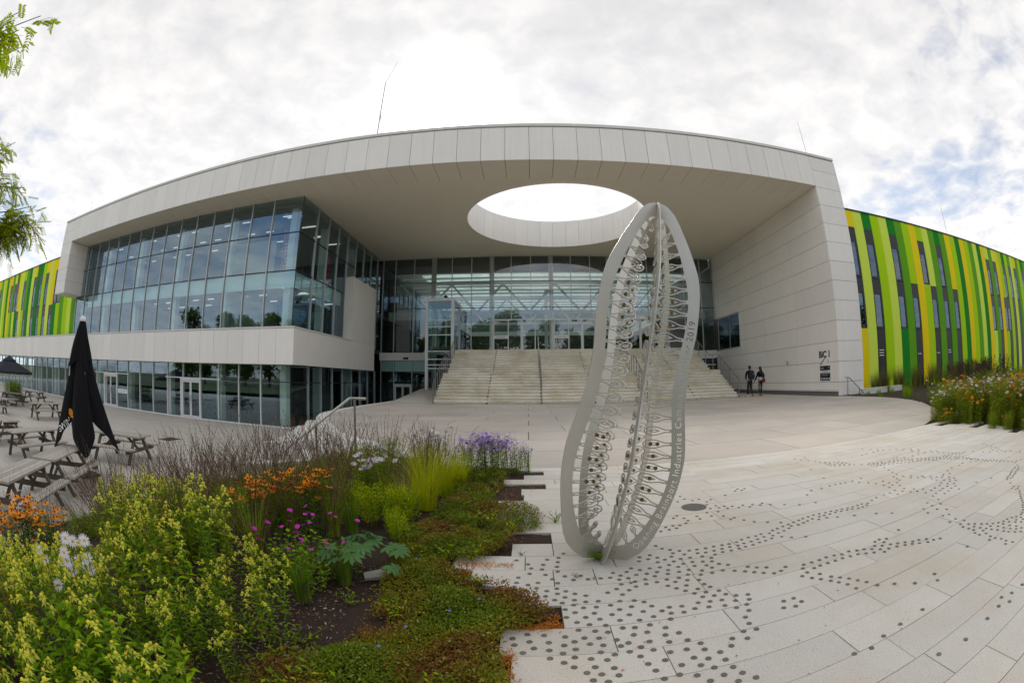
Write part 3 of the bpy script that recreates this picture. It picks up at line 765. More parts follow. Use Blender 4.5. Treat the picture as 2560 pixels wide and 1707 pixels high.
# court
CT = [(-85, -8), (-5.2, -8), (-5.2, 6), (-7.38, 20), (-7.38, 33.5), (-85, 33.5)]
court = sheet('court', CT, -1.40, -1.325, 'paving_gap')
for j in range(15):
    for i in range(11):
        x = -32.6 + i * 2.4 + (1.2 if j % 2 else 0); y = 1.9 + j * 1.19
        if x + 2.4 > -5.3: continue
        bpart('court_slab', court, x + .004, x + 2.396, y + .004, y + 1.186, -1.325, -1.30, 'court')
p_ = part('court_surface', MB().add([(-85, -8, -1.302), (-32.6, -8, -1.302), (-32.6, 19.75, -1.302), (-85, 19.75, -1.302), (-32.6, -8, -1.302), (-5.2, -8, -1.302), (-5.2, 1.9, -1.302), (-32.6, 1.9, -1.302)], [(0, 1, 2, 3), (4, 5, 6, 7)]), 'court', court)
# light paving: planks of concrete in courses, each its own slab, and steel studs
paving = sheet('paving', [(.20, -2.3), (9.2, -2.3), (9.2, EDGE_Y), (.20, EDGE_Y)], -.12, -.035, 'paving_gap')
LEFT = {-1: -.08, 0: -.07, 1: -.13, 2: .18, 3: -.07, 4: -.36, 5: -.50, 6: -.12, 7: .18, 8: -.2, 9: -.33, 10: -.31, 11: -.31, 12: -.05, 13: -.08, 14: .2, 15: -.3, 16: -.06, 17: .2, 18: -.15, -2: -.08, -3: -.2}
FIRST = {1: [.41], 2: [1.15], 3: [], 4: [.16, .42], 5: [-.02, .58], 6: [.18], -1: [.35], 0: [.62]}
srnd = random.Random(11)
slabs = []
for r_ in range(-14, 19):
    y0 = 1.46 + .2535 * r_; x = LEFT.get(r_, -.2 + srnd.uniform(-.2, .2)); xr = 8.0 + srnd.uniform(-.3, .75)
    cuts = [x] + FIRST.get(r_, [])
    while cuts[-1] < xr: cuts.append(cuts[-1] + srnd.choice((.62, .8, .94, 1.1, 1.1, 1.25)))
    for a, b in zip(cuts, cuts[1:]): slabs.append((a, b, y0, r_))
slabs.sort(key=lambda s_: math.hypot((s_[0] + s_[1]) / 2, s_[2] + .12) + (3 if s_[2] < .2 else 0))
mrest = MB()
for i, (a, b, y0, r_) in enumerate(slabs):
    dz = srnd.uniform(-.0012, .0012)
    q = (a + .0028, b - .0028, y0 + .0025, y0 + .2535 - .0025)
    if i < 300: bpart('paving_slab', paving, *q, -.034 + dz, dz, 'paving')
    else: mrest.box(*q, -.034 + dz, dz)
tag(part('paving_slab', mrest, 'paving', paving), kind='stuff')
STUDS = [(0.25,3.02),(0.21,2.94),(0.13,2.91),(0.2,2.86),(-0.0,2.83),(0.1,2.82),(0.19,2.78),(0.02,2.76),(0.09,2.74),(0.19,2.7),(0.01,2.67),(0.11,2.65),(-0.06,2.61),(-0.15,2.55),(-0.07,2.53),(-0.0,2.5),(0.06,2.53),(0.15,2.58),(0.18,2.52),(0.23,2.62),(0.28,2.56),(0.33,2.62),(0.37,2.56),(0.45,2.56),(0.51,2.56),(0.54,2.63),(0.58,2.58),(0.56,2.52),(0.56,2.45),(0.05,2.45),(-0.01,2.42),(0.04,2.38),(0.04,2.32),(0.11,2.41),(0.1,2.34),(0.17,2.44),(0.17,2.37),(0.15,2.29),(0.22,2.4),(0.21,2.32),(0.19,2.25),(0.27,2.36),(0.26,2.28),(0.25,2.22),(0.33,2.33),(0.32,2.25),(0.3,2.18),(0.39,2.25),(0.37,2.18),(0.46,2.35),(0.52,2.39),(0.51,2.23),(0.45,2.19),(0.2,2.17),(0.25,2.13),(0.35,2.11),(0.2,2.08),(0.3,2.07),(0.37,2.04),(0.44,2.08),(0.49,2.13),(0.47,2.01),(0.25,2.02),(0.31,1.99),(0.39,1.97),(-0.08,2.9),(-0.26,2.55),(-0.0,1.91),(0.08,1.9),(0.18,1.88),(0.25,1.94),(0.33,1.92),(0.39,1.9),(-0.07,1.87),(-0.06,1.81),(0.01,1.84),(0.1,1.83),(0.27,1.86),(0.34,1.85),(0.42,1.82),(0.43,1.76),(0.17,1.8),(0.22,1.83),(0.29,1.8),(0.35,1.78),(0.03,1.78),(-0.02,1.74),(0.1,1.76),(0.16,1.73),(0.22,1.76),(0.33,1.72),(0.39,1.69),(0.1,1.69),(0.16,1.65),(0.21,1.69),(0.28,1.67),(0.35,1.65),(0.2,1.61),(0.29,1.6),(0.37,1.58),(0.25,1.56),(0.31,1.54),(0.38,1.52),(0.27,1.5),(0.33,1.48),(0.85,2.88),(0.77,2.86),(0.82,2.81),(0.89,2.82),(0.75,2.79),(0.87,2.74),(0.67,2.68),(0.72,2.64),(0.79,2.65),(0.86,2.65),(0.93,2.67),(0.93,2.77),(0.99,2.81),(1.02,2.87),(1.09,2.82),(1.19,2.81),(1.2,2.74),(1.04,2.75),(1.11,2.75),(0.98,2.72),(1.03,2.66),(1.1,2.67),(0.98,2.62),(1.09,2.6),(0.9,2.59),(1.03,2.55),(1.11,2.51),(0.82,2.58),(0.96,2.54),(0.88,2.53),(0.75,2.57),(0.63,2.63),(0.68,2.57),(0.62,2.53),(0.79,2.52),(0.72,2.49),(0.85,2.45),(0.93,2.45),(1.0,2.48),(1.08,2.45),(0.78,2.43),(0.89,2.4),(0.97,2.4),(1.04,2.38),(0.65,2.47),(0.64,2.4),(0.71,2.42),(0.83,2.36),(0.94,2.33),(1.05,2.31),(0.59,2.36),(0.54,2.31),(0.87,2.31),(0.91,2.26),(0.99,2.26),(1.07,2.26),(0.95,2.21),(1.02,2.2),(1.1,2.19),(0.98,2.15),(1.05,2.14),(1.12,2.13),(1.17,2.09),(1.24,2.07),(1.0,2.08),(1.07,2.07),(1.14,2.03),(1.22,2.01),(0.93,2.09),(0.97,2.02),(1.06,2.0),(1.11,1.95),(1.18,1.96),(1.16,1.89),(1.17,2.65),(1.25,2.69),(1.23,2.63),(1.17,2.58),(1.19,2.53),(1.26,2.57),(1.31,2.53),(1.16,2.45),(1.24,2.46),(1.31,2.42),(1.37,2.38),(1.42,2.44),(1.42,2.34),(1.47,2.4),(1.3,2.74),(0.59,2.22),(0.64,2.19),(0.56,2.15),(0.61,2.08),(0.53,2.06),(0.57,1.99),(0.67,2.13),(0.76,2.09),(0.83,2.08),(0.71,2.06),(0.75,2.02),(0.82,2.01),(0.89,2.03),(0.65,2.01),(0.73,1.96),(1.11,1.83),(1.1,1.76),(0.47,1.93),(0.53,1.92),(0.61,1.93),(0.68,1.88),(0.51,1.85),(0.58,1.86),(0.66,1.81),(0.73,1.81),(0.47,1.78),(0.57,1.77),(0.66,1.74),(0.75,1.73),(0.52,1.73),(0.8,1.68),(0.72,1.65),(0.8,1.62),(0.57,1.69),(0.64,1.65),(0.46,1.7),(0.5,1.65),(0.6,1.59),(0.52,1.58),(0.54,1.52),(0.56,1.45),(0.73,1.57),(0.79,1.54),(0.86,1.57),(0.86,1.5),(0.66,1.53),(0.74,1.5),(0.79,1.46),(0.87,1.43),(0.93,1.6),(0.96,1.66),(1.03,1.63),(1.04,1.7),(1.11,1.69),(0.63,1.46),(0.7,1.43),(0.81,1.39),(0.89,1.37),(0.74,1.37),(0.85,1.32),(0.93,1.31),(1.55,2.9),(1.61,2.93),(1.48,2.89),(1.42,2.89),(1.35,2.89),(1.28,2.88),(1.21,2.88),(1.15,2.88),(1.08,2.9),(1.02,2.94),(0.97,2.98),(0.94,3.05),(1.59,2.85),(1.46,2.83),(1.53,2.83),(1.68,2.95),(1.66,2.86),(1.64,2.79),(1.57,2.78),(1.51,2.77),(1.39,2.82),(1.32,2.81),(1.25,2.8),(1.44,2.76),(1.37,2.76),(1.75,2.95),(1.73,2.88),(1.71,2.81),(1.81,2.97),(1.8,2.9),(1.77,2.82),(1.88,2.95),(1.84,2.84),(1.88,2.89),(1.94,3.0),(2.0,3.02),(1.95,2.92),(1.93,2.83),(2.01,3.21),(1.91,3.28),(1.85,3.37),(1.8,3.47),(1.75,3.44),(1.73,3.56),(1.63,3.61),(1.5,3.57),(1.5,3.65),(1.38,3.56),(1.37,3.64),(1.33,3.73),(1.28,3.67),(1.34,3.5),(1.27,3.46),(1.21,3.47),(1.22,3.4),(1.14,3.45),(1.15,3.38),(1.07,3.36),(1.63,3.72),(1.74,3.71),(1.71,3.83),(1.8,3.82),(1.87,3.77),(1.8,3.9),(1.87,3.85),(1.94,3.81),(1.98,3.74),(2.05,3.79),(2.09,3.71),(2.15,3.77),(2.21,3.71),(2.26,3.76),(2.31,3.67),(1.73,3.97),(1.77,4.07),(1.84,4.13),(1.73,4.19),(1.65,4.17),(1.59,4.26),(1.58,4.37),(1.49,4.18),(2.05,4.22),(2.23,4.34),(2.29,4.4),(2.31,4.33),(2.37,4.38),(2.98,3.87),(3.13,3.87),(2.84,3.76),(2.56,3.5),(2.74,3.46),(2.43,3.59),(2.11,3.14),(2.14,3.06),(2.07,3.04),(2.14,3.01),(2.09,2.97),(2.02,2.94),(1.99,2.77),(2.1,2.72),(2.21,3.08),(2.28,3.1),(2.34,3.12),(2.41,3.13),(2.21,3.0),(2.28,3.02),(2.34,3.04),(2.48,3.14),(2.41,3.06),(2.5,3.07),(2.45,3.01),(2.55,3.14),(2.56,3.07),(2.54,3.0),(2.62,3.13),(2.63,3.07),(2.69,3.13),(2.63,2.95),(2.7,3.07),(2.75,3.11),(2.77,3.06),(2.82,3.11),(2.84,3.05),(2.89,3.1),(2.95,3.09),(2.9,3.04),(3.02,3.09),(2.97,3.02),(3.09,3.1),(3.03,3.02),(3.1,3.03),(3.15,3.07),(3.25,3.11),(3.36,3.15),(3.5,3.16),(3.6,3.16),(3.72,3.19),(2.79,2.88),(2.99,2.77),(3.11,2.66),(1.53,2.37),(1.47,2.3),(1.53,2.26),(1.59,2.27),(1.65,2.31),(1.78,2.27),(1.85,2.27),(1.74,2.22),(1.92,2.27),(1.81,2.18),(1.99,2.28),(1.87,2.19),(2.06,2.27),(1.94,2.19),(2.12,2.25),(2.01,2.19),(2.2,2.26),(2.08,2.19),(2.26,2.23),(2.15,2.18),(2.32,2.21),(2.22,2.17),(2.37,2.17),(2.28,2.14),(2.34,2.11),(2.49,2.26),(2.55,2.27),(2.61,2.24),(2.43,2.2),(2.54,2.2),(2.42,2.12),(2.48,2.16),(2.41,2.06),(2.48,2.08),(2.55,2.13),(1.73,2.15),(1.67,2.12),(1.71,2.06),(1.79,2.08),(1.75,2.01),(1.79,1.95),(1.83,2.0),(1.82,1.9),(1.87,1.95),(1.85,1.84),(1.91,1.9),(1.86,1.76),(1.94,1.84),(1.97,1.78),(2.0,1.7),(2.1,1.63),(1.39,1.89),(1.46,1.89),(1.48,1.83),(1.42,1.8),(1.35,1.82),(3.85,3.15),(3.75,3.09),(3.62,3.05),(3.91,3.04),(3.8,3.0),(3.97,2.94),(3.87,2.95),(4.0,2.83),(3.89,2.83),(3.84,2.68),(3.94,2.71),(4.06,2.73),(4.11,2.64),(4.0,2.62),(4.15,2.76),(4.22,2.67),(4.25,2.57),(3.78,2.55),(3.61,2.58),(3.57,2.48),(3.68,2.44),(3.43,2.49),(3.52,2.37),(3.58,2.28),(3.37,2.38),(3.47,2.17),(3.4,2.2),(3.41,2.04),(3.31,2.04),(3.33,1.92),(3.43,1.94),(3.29,1.86),(3.38,1.85),(3.29,1.79),(3.42,1.8),(3.36,1.77),(3.29,1.73),(3.24,1.68),(3.46,1.74),(3.37,1.7),(3.33,1.64),(3.23,1.62),(3.49,1.69),(3.39,1.64),(3.29,1.58),(3.53,1.64),(3.46,1.63),(3.4,1.58),(3.58,1.6),(3.5,1.56),(3.42,1.52),(3.26,1.51),(3.64,1.57),(3.58,1.54),(3.5,1.49),(3.43,1.45),(3.71,1.56),(3.66,1.51),(3.58,1.46),(3.52,1.42),(3.44,1.4),(3.77,1.53),(3.82,1.5),(3.74,1.46),(3.68,1.44),(3.6,1.39),(3.54,1.36),(3.47,1.34),(3.9,1.48),(3.82,1.44),(3.72,1.39),(3.59,1.32),(3.51,1.29),(3.96,1.49),(4.03,1.51),(4.1,1.55),(4.16,1.58),(4.23,1.61),(4.29,1.65),(4.35,1.69),(4.41,1.73),(4.47,1.76),(4.53,1.8),(4.59,1.83),(4.6,1.89),(4.62,1.96),(4.66,1.89),(3.79,1.4),(3.25,1.45),(3.19,1.48),(3.27,1.39),(3.26,1.33),(3.27,1.26),(3.2,1.3),(2.96,1.58),(2.83,2.3),(2.94,1.88),(2.88,1.91),(2.85,1.97),(2.79,2.01),(2.81,1.92),(2.74,1.96),(2.73,2.03),(2.69,2.0),(2.67,2.07),(2.63,2.03),(2.61,2.1),(2.56,2.06),(2.21,1.53),(2.35,1.43),(2.41,1.51),(2.69,0.84),(2.55,0.86),(2.45,0.82),(2.46,0.9),(2.36,0.86),(3.87,5.54),(4.06,5.53),(3.91,5.41),(4.01,5.41),(3.97,5.3),(4.0,5.16),(4.03,5.08),(4.07,5.01),(4.03,4.94),(4.01,4.86),(4.11,4.94),(4.0,4.78),(4.07,4.88),(4.18,4.91),(4.09,4.8),(4.04,4.73),(4.16,4.82),(4.23,4.87),(4.14,4.73),(4.09,4.67),(4.21,4.77),(4.27,4.81),(4.15,4.63),(4.2,4.7),(4.28,4.74),(4.28,4.66),(4.21,4.59),(4.3,4.58),(4.38,4.5),(4.44,4.41),(4.5,4.45),(4.44,4.34),(4.56,4.42),(4.51,4.36),(4.48,4.26),(4.63,4.4),(4.57,4.34),(4.54,4.24),(4.69,4.37),(4.64,4.31),(4.6,4.22),(4.69,4.29),(4.66,4.18),(4.82,4.32),(4.75,4.25),(4.73,4.16),(4.89,4.29),(4.82,4.22),(5.0,4.39),(5.09,4.4),(4.79,4.12),(4.95,4.26),(4.89,4.19),(5.01,4.24),(4.85,4.09),(4.95,4.16),(5.17,4.31),(5.08,4.22),(4.91,4.06),(5.02,4.14),(5.14,4.19),(4.97,4.03),(5.07,4.11),(5.11,4.08),(5.18,4.14),(5.04,4.01),(5.1,3.97),(5.24,4.08),(5.18,4.01),(5.14,3.93),(5.3,4.04),(5.22,3.97),(5.2,3.88),(5.34,3.99),(5.28,3.93),(5.25,3.84),(5.38,3.94),(5.33,3.89),(5.29,3.78),(5.44,3.9),(5.37,3.84),(5.34,3.75),(5.49,3.86),(5.42,3.8),(5.4,3.72),(5.54,3.83),(5.48,3.77),(5.46,3.68),(5.6,3.8),(5.54,3.74),(5.68,3.82),(5.48,3.61),(5.55,3.69),(5.63,3.74),(5.7,3.75),(5.5,3.55),(5.56,3.63),(5.65,3.67),(5.79,3.74),(5.88,3.78),(5.56,3.51),(5.63,3.59),(5.7,3.6),(5.85,3.69),(5.94,3.75),(5.6,3.47),(5.64,3.53),(5.73,3.55),(5.96,3.69),(5.86,3.62),(5.63,3.4),(5.75,3.48),(5.95,3.62),(6.04,3.64),(5.7,3.38),(5.71,3.33),(5.64,3.33),(5.69,3.28),(5.71,3.24),(5.64,3.24),(5.72,3.2),(5.66,3.12),(5.72,3.15),(5.57,3.11),(5.65,3.06),(5.73,3.06),(5.67,3.0),(5.74,3.0),(5.68,2.94),(5.76,2.93),(5.7,2.87),(5.79,2.88),(5.72,2.8),(5.8,2.82),(5.74,2.74),(5.81,2.75),(5.79,2.68),(5.8,2.61),(5.82,2.54),(5.87,2.48),(5.98,2.45),(5.78,2.46),(5.67,2.37),(5.59,2.31),(5.53,2.28),(5.54,2.35),(5.47,2.33),(5.46,2.26),(5.4,2.33),(5.4,2.25),(5.33,2.31),(5.33,2.24),(5.26,2.29),(5.26,2.21),(5.2,2.27),(5.2,2.2),(5.13,2.25),(5.13,2.19),(5.06,2.24),(5.07,2.17),(5.0,2.23),(5.0,2.17),(4.93,2.19),(4.81,2.08),(4.88,2.43),(4.61,2.52),(6.17,3.53),(5.49,3.16),(5.38,3.25),(5.22,3.21),(5.06,3.25),(4.88,3.2),(4.77,3.08),(4.69,3.14),(4.63,3.0),(4.62,3.1),(4.62,2.9),(4.54,3.06),(4.55,2.93),(4.53,3.14),(4.46,2.96),(4.54,2.82),(4.5,3.23),(4.47,2.87),(4.45,3.34),(4.36,2.83),(4.41,2.76),(4.34,2.92),(4.27,2.77),(4.39,3.04),(4.33,2.68),(4.42,3.15),(4.23,2.87),(4.41,3.27),(4.35,3.34),(4.28,3.41),(4.36,3.47),(4.28,3.55),(4.29,3.68),(4.34,3.81),(4.4,3.94),(4.46,4.09),(4.17,3.63),(4.13,3.53),(4.09,3.45),(3.99,3.4),(3.91,3.28),(3.87,3.37),(3.91,3.47),(3.76,3.32),(3.91,3.58),(3.78,3.44),(3.77,3.57),(3.73,3.67),(3.66,3.77),(3.81,3.9),(3.64,3.88),(3.52,3.88),(3.45,3.89),(3.37,3.9),(3.28,3.9),(3.46,4.25),(3.62,4.76),(4.11,2.86),(4.85,4.99),(5.0,5.03),(5.16,5.03),(5.29,5.04),(5.4,5.02),(5.49,4.94),(5.37,5.13),(5.31,5.25),(5.24,5.39),(5.6,4.87),(5.72,4.79),(5.62,4.74),(5.78,4.67),(5.69,4.58),(5.82,4.53),(5.61,4.49),(5.74,4.44),(5.62,4.37),(5.63,4.24),(5.73,4.29),(5.86,4.27),(5.76,4.16),(5.87,4.14),(5.82,4.06),(5.83,3.95),(5.83,3.84),(5.49,4.26),(5.35,4.27),(6.8,3.65),(6.74,3.54),(6.68,3.42),(6.61,3.27),(6.5,3.32),(6.39,3.22),(6.51,3.16),(6.35,3.11),(6.44,3.06),(6.4,2.96),(6.47,2.88),(6.26,3.22),(6.22,3.34),(6.46,2.68),(4.7,1.97),(4.73,1.91),(2.0,1.26),(1.79,1.25),(1.64,1.23),(1.52,1.19),(1.42,1.21),(1.75,0.88),(1.95,0.84),(2.2,0.85)]
STUDS.sort(key=lambda p: p[0] ** 2 + p[1] ** 2)
sm = MB().lathe([(.0150, 0), (.0150, .0022), (.0128, .0044), (.0096, .0050), (.0086, .0046)], 16).mesh('stud', 'stud', False)
srest = MB()
for i, (x, y) in enumerate(STUDS):
    if i < 300: link('stud', sm, paving, (x, y, .0003))
    else: srest.lathe([(.0150, .0003), (.0150, .003), (.0118, .0050)], 8, (x, y, 0))
tag(part('stud', srest, 'stud', paving), kind='stuff')
mc = thing('manhole_cover', 'round cast iron cover set flush in the pale paving beside the sculpture', 'manhole cover', (1.58, 3.94, 0))
part('frame', MB().lathe([(.125, -.02), (.125, .004), (.110, .004), (.110, -.02)], 32, (1.58, 3.94, 0)), 'cast_iron', mc)
part('lid', MB().lathe([(.109, -.02), (.109, .0035), (.09, .0035), (.088, .001), (.07, .001), (.068, .0045), (.05, .0045), (.048, .001), (.03, .001), (.028, .0045)], 32, (1.58, 3.94, 0)), 'cast_iron', mc)
dc = thing('drain_cover', 'square rusty drain cover in the grey court left of the handrail', 'drain cover', (-13.5, 12.5, -1.3))
for k in range(6): bpart('bar', dc, -13.82 + k * .11, -13.74 + k * .11, 12.2, 12.85, -1.3, -1.288, 'rust_iron')
bpart('frame', dc, -13.88, -13.13, 12.14, 12.198, -1.3, -1.285, 'rust_iron'); bpart('frame', dc, -13.88, -13.13, 12.852, 12.91, -1.3, -1.285, 'rust_iron')
# garden soil
def gz(x, y): return -max(0.0, min(1.0, (-x - 2.3) / 4.3)) * 1.22
def bed(name, x0, x1, y0, y1, st, keep, zf):
    vs = {}; mb = MB(); fs = []
    nx, ny = int((x1 - x0) / st), int((y1 - y0) / st)
    r2 = random.Random(5)
    idx = {}
    for j in range(ny + 1):
        for i in range(nx + 1):
            x, y = x0 + i * st, y0 + j * st; idx[i, j] = len(mb.v); mb.v.append((x, y, zf(x, y) + r2.uniform(-.012, .012) * (1.5 if x < -.95 else .8)))
    for j in range(ny):
        for i in range(nx):
            if keep(x0 + (i + .5) * st, y0 + (j + .5) * st): mb.f.append((idx[i, j], idx[i + 1, j], idx[i + 1, j + 1], idx[i, j + 1])); mb.m.append(0)
    return tag(link(name, mb.mesh(name, 'soil', True)), kind='structure')
GPOLY = [(.3, -2.6), (.3, 6.2), (-.5, 6.3), (-1.5, 7.1), (-2.4, 7.9), (-3.3, 7.9), (-4.75, 6.3), (-6.3, 5.4), (-6.7, 3.5), (-6.6, 0), (-6.6, -2.6)]
def inpoly(x, y, P):
    c = False
    for i in range(len(P)):
        (x1, y1), (x2, y2) = P[i - 1], P[i]
        if (y1 > y) != (y2 > y) and x < (x2 - x1) * (y - y1) / (y2 - y1) + x1: c = not c
    return c
bed('garden_bed', -6.8, .4, -2.6, 8.0, .12, lambda x, y: inpoly(x, y, GPOLY), lambda x, y: gz(x, y) - (.035 if x < -.95 else .016))
tag(part('bed_edge', MB().add([(x, y, z) for (x, y) in GPOLY[4:] for z in (gz(x, y) - .03, -1.33)], [(2 * i, 2 * i + 2, 2 * i + 3, 2 * i + 1) for i in range(len(GPOLY[4:]) - 1)]), 'soil', None), kind='structure')
RBED = [(8.3, EDGE_Y), (8.8, 6.5)] + RC[3:] + [(15.6, 17.5), (17.3, 18.2), (17.3, 20.2), (60, 20.2), (60, -6), (7.6, -6), (7.9, 3.3)]
bed('flower_bed', 7.5, 40, -6, 20.2, .5, lambda x, y: inpoly(x, y, RBED), lambda x, y: -.03)
low_wall('low white kerb wall at the foot of the striped wing', (17.0, 17.75), (20.4, 17.6), .3, -.05, .26)

# ------------------------------------------------------------------ staircase
STR = thing('staircase', 'broad flight of weathered pale stone steps up to the glass entrance', 'stairs', (3.4, 26.7, 0))
sx = [-5.0, -2.15, .68, 3.5, 6.33, 9.15, 11.86]
TR, RS = .32, .166
def stepmesh(w):
    key = ('step', round(w, 3))
    if key not in BOXES:
        hw = w / 2 - .004
        prof = [(.055, -RS + .002), (.055, -.072), (0, -.060), (0, -.008), (.008, 0), (TR + .05, 0), (TR + .05, -RS + .002)]
        n = len(prof)
        mb = MB().add([(-hw, y, z) for y, z in prof] + [(hw, y, z) for y, z in prof], [tuple(range(n)), tuple(range(n, 2 * n))[::-1]] + [(i, n + i, n + (i + 1) % n, (i + 1) % n) for i in range(n)])
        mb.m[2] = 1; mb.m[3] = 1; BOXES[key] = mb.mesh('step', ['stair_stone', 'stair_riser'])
    return BOXES[key]
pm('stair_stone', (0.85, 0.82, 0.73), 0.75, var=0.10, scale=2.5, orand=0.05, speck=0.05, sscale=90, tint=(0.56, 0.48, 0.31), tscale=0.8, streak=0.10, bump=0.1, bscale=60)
pm('stair_riser', (0.72, 0.67, 0.55), 0.85, var=0.2, scale=2.0, streak=0.15)  # dirt streaks, plus shade under the nosings painted in as a darker base colour
pm('moss', (0.07, 0.06, 0.02), 0.95, var=0.4, scale=9)
for fl, (ys, zs0, n) in enumerate(((23.05, 0, 10), (27.4, 1.66, 10))):
    for k in range(n):
        for a, b in zip(sx, sx[1:]):
            link('step', stepmesh(b - a), STR, ((a + b) / 2, ys + k * TR, zs0 + (k + 1) * RS))
bpart('landing', STR, -5.0, 12.1, 26.2, 27.45, 1.45, 1.655, 'stair_stone')
bpart('landing', STR, -5.0, 11.88, 30.55, YB - .06, 3.1, 3.325, 'stair_stone')
part('stair_base', MB().add([(x, y, z) for x in (-4.96, 11.82) for y, z in ((23.4, 0), (26.2, 1.45), (27.7, 1.6), (30.5, 3.1), (33.4, 3.1), (33.4, -.3), (23.4, -.3))],
     [tuple(range(7)), tuple(range(7, 14))[::-1]] + [(i, 7 + i, 7 + (i + 1) % 7, (i + 1) % 7) for i in range(7)]), 'plinth', STR)
bpart('base_plate', STR, -4.98, 11.84, 23.075, 23.4, 0.0, .012, 'joint')
def hrail(x, side_balusters=False):
    pts = [(x, 23.0, 1.03), (x, 25.95, 2.60), (x, 27.35, 2.62), (x, 30.35, 4.20), (x, 30.9, 4.20)]
    rl = part('handrail', MB().tube(pts, .028, 8), 'rail_steel', STR)
    def top(y):
        for a, b in zip(pts, pts[1:]):
            if a[1] <= y <= b[1]: return a[2] + (b[2] - a[2]) * (y - a[1]) / (b[1] - a[1])
        return 4.2
    def fl(y): return min(1.66, max(0, math.floor((y - 23.05) / TR + 1) * RS)) if y < 27.4 else min(3.32, 1.66 + math.floor((y - 27.4) / TR + 1) * RS)
    y = 23.02
    while y < 30.9:
        part('post', MB().box(x - .02, x + .02, y - .02, y + .02, fl(y + .02), top(y) - .02), 'rail_steel', rl)
        y += .62 if side_balusters else 1.25
for x, sb in ((-4.97, True), (.69, False), (6.3, True), (11.83, False)): hrail(x, sb)
ms = MB(); mr = random.Random(2)
for x in sx[1:-1]:                                                            # moss grown in the joints between step blocks
    for fl, (ys, zs0) in enumerate(((23.05, 0), (27.4, 1.66))):
        for k in range(10):
            y0, z0 = ys + k * TR, zs0 + k * RS; w0 = mr.uniform(.012, .04)
            ms.box(x - w0, x + w0 * mr.uniform(.5, 1.2), y0 + .047, y0 + .053, z0, z0 + RS - .08)
tag(part('moss', ms, 'moss', STR), kind='stuff')

# ------------------------------------------------------------------ lift tower left of the stairs
LT = thing('lift_tower', 'glazed white framed lift tower standing left of the stone stairs', 'lift tower', (-6.1, 31.9, .6))
lx0, lx1, ly0, ly1, lt = -7.14, -5.10, 30.4, 33.45, 6.95
for x in (lx0, lx1 - .2):
    for y in (ly0, ly1 - .2): bpart('post', LT, x, x + .2, y, y + .2, -.2, lt - .2, 'white_frame')
bpart('roof_frame', LT, lx0 - .02, lx1 + .02, ly0 - .02, ly1, lt - .2, lt, 'white_frame')
for z in (5.40, 4.95, 4.38, 3.24, 2.69, 2.30, 2.05):
    bpart('crossbar', LT, lx0 + .2, lx1 - .2, ly0 + .02, ly0 + .10, z - .035, z + .035, 'white_frame')
zz = [.65, 2.05, 2.30, 2.69, 3.24, 4.38, lt - .2]
for a, b in zip(zz, zz[1:]):
    if a > 2: bpart('glass_pane', LT, lx0 + .2, lx1 - .2, ly0 + .05, ly0 + .066, a + .035, b - .035, 'glass')
bpart('glass_pane', LT, lx1 - .06, lx1 - .044, ly0 + .2, ly1 - .2, 3.3, lt - .2, 'glass')
bpart('glass_pane', LT, lx0 + .044, lx0 + .06, ly0 + .2, ly1 - .2, .6, lt - .2, 'glass')
bpart('lift_car', LT, lx0 + .35, lx1 - .35, ly0 + .7, ly1 - .5, 3.35, 3.6, 'int_grey')
bpart('guide_rail', LT, -6.2, -6.1, ly1 - .35, ly1 - .25, .6, lt - .3, 'white_frame')
bpart('back_panel', LT, lx0 + .25, lx1 - .25, ly1 - .15, ly1 - .1, .6, 3.2, 'int_dark')
t = thing('loudspeaker', 'small black horn loudspeaker on top of the glass lift tower', 'loudspeaker', (-5.75, 30.6, lt))
part('horn', MB().lathe([(.10, .05), (.16, .10), (.16, .16), (.08, .22)], 12, (-5.75, 30.6, lt)), 'black', t)
part('bracket', MB().box(-5.80, -5.70, 30.55, 30.65, lt, lt + .06), 'dark_trim', t)

# ------------------------------------------------------------------ handrails on the ground
H = thing('handrail', 'steel handrail with a level end post sloping down among tall grasses', 'handrail', (-3.4, 7.5, -.24))
part('rail', MB().tube([(-2.90, 7.62, .90), (-3.22, 7.62, .90), (-4.62, 6.95, -.30)], .024, 10), 'steel', H)
for (x, y, zt, zb) in ((-3.12, 7.62, .88, -.25), (-3.80, 7.34, .38, -.25), (-4.42, 7.04, -.15, -.9)): part('post', MB().tube([(x, y, zb), (x, y, zt)], .022, 8), 'rail_steel', H)
H2 = thing('handrail', 'short dark handrail sloping down at the foot of the white pillar', 'handrail', (16.2, 17.4, 0))
part('rail', MB().tube([(15.42, 17.45, .90), (15.74, 17.45, .88), (17.0, 17.45, -.02)], .024, 8), 'rail_steel', H2)
for (x, zt) in ((15.63, .87), (16.52, .30)): part('post', MB().tube([(x, 17.45, -.02), (x, 17.45, zt)], .022, 8), 'rail_steel', H2)
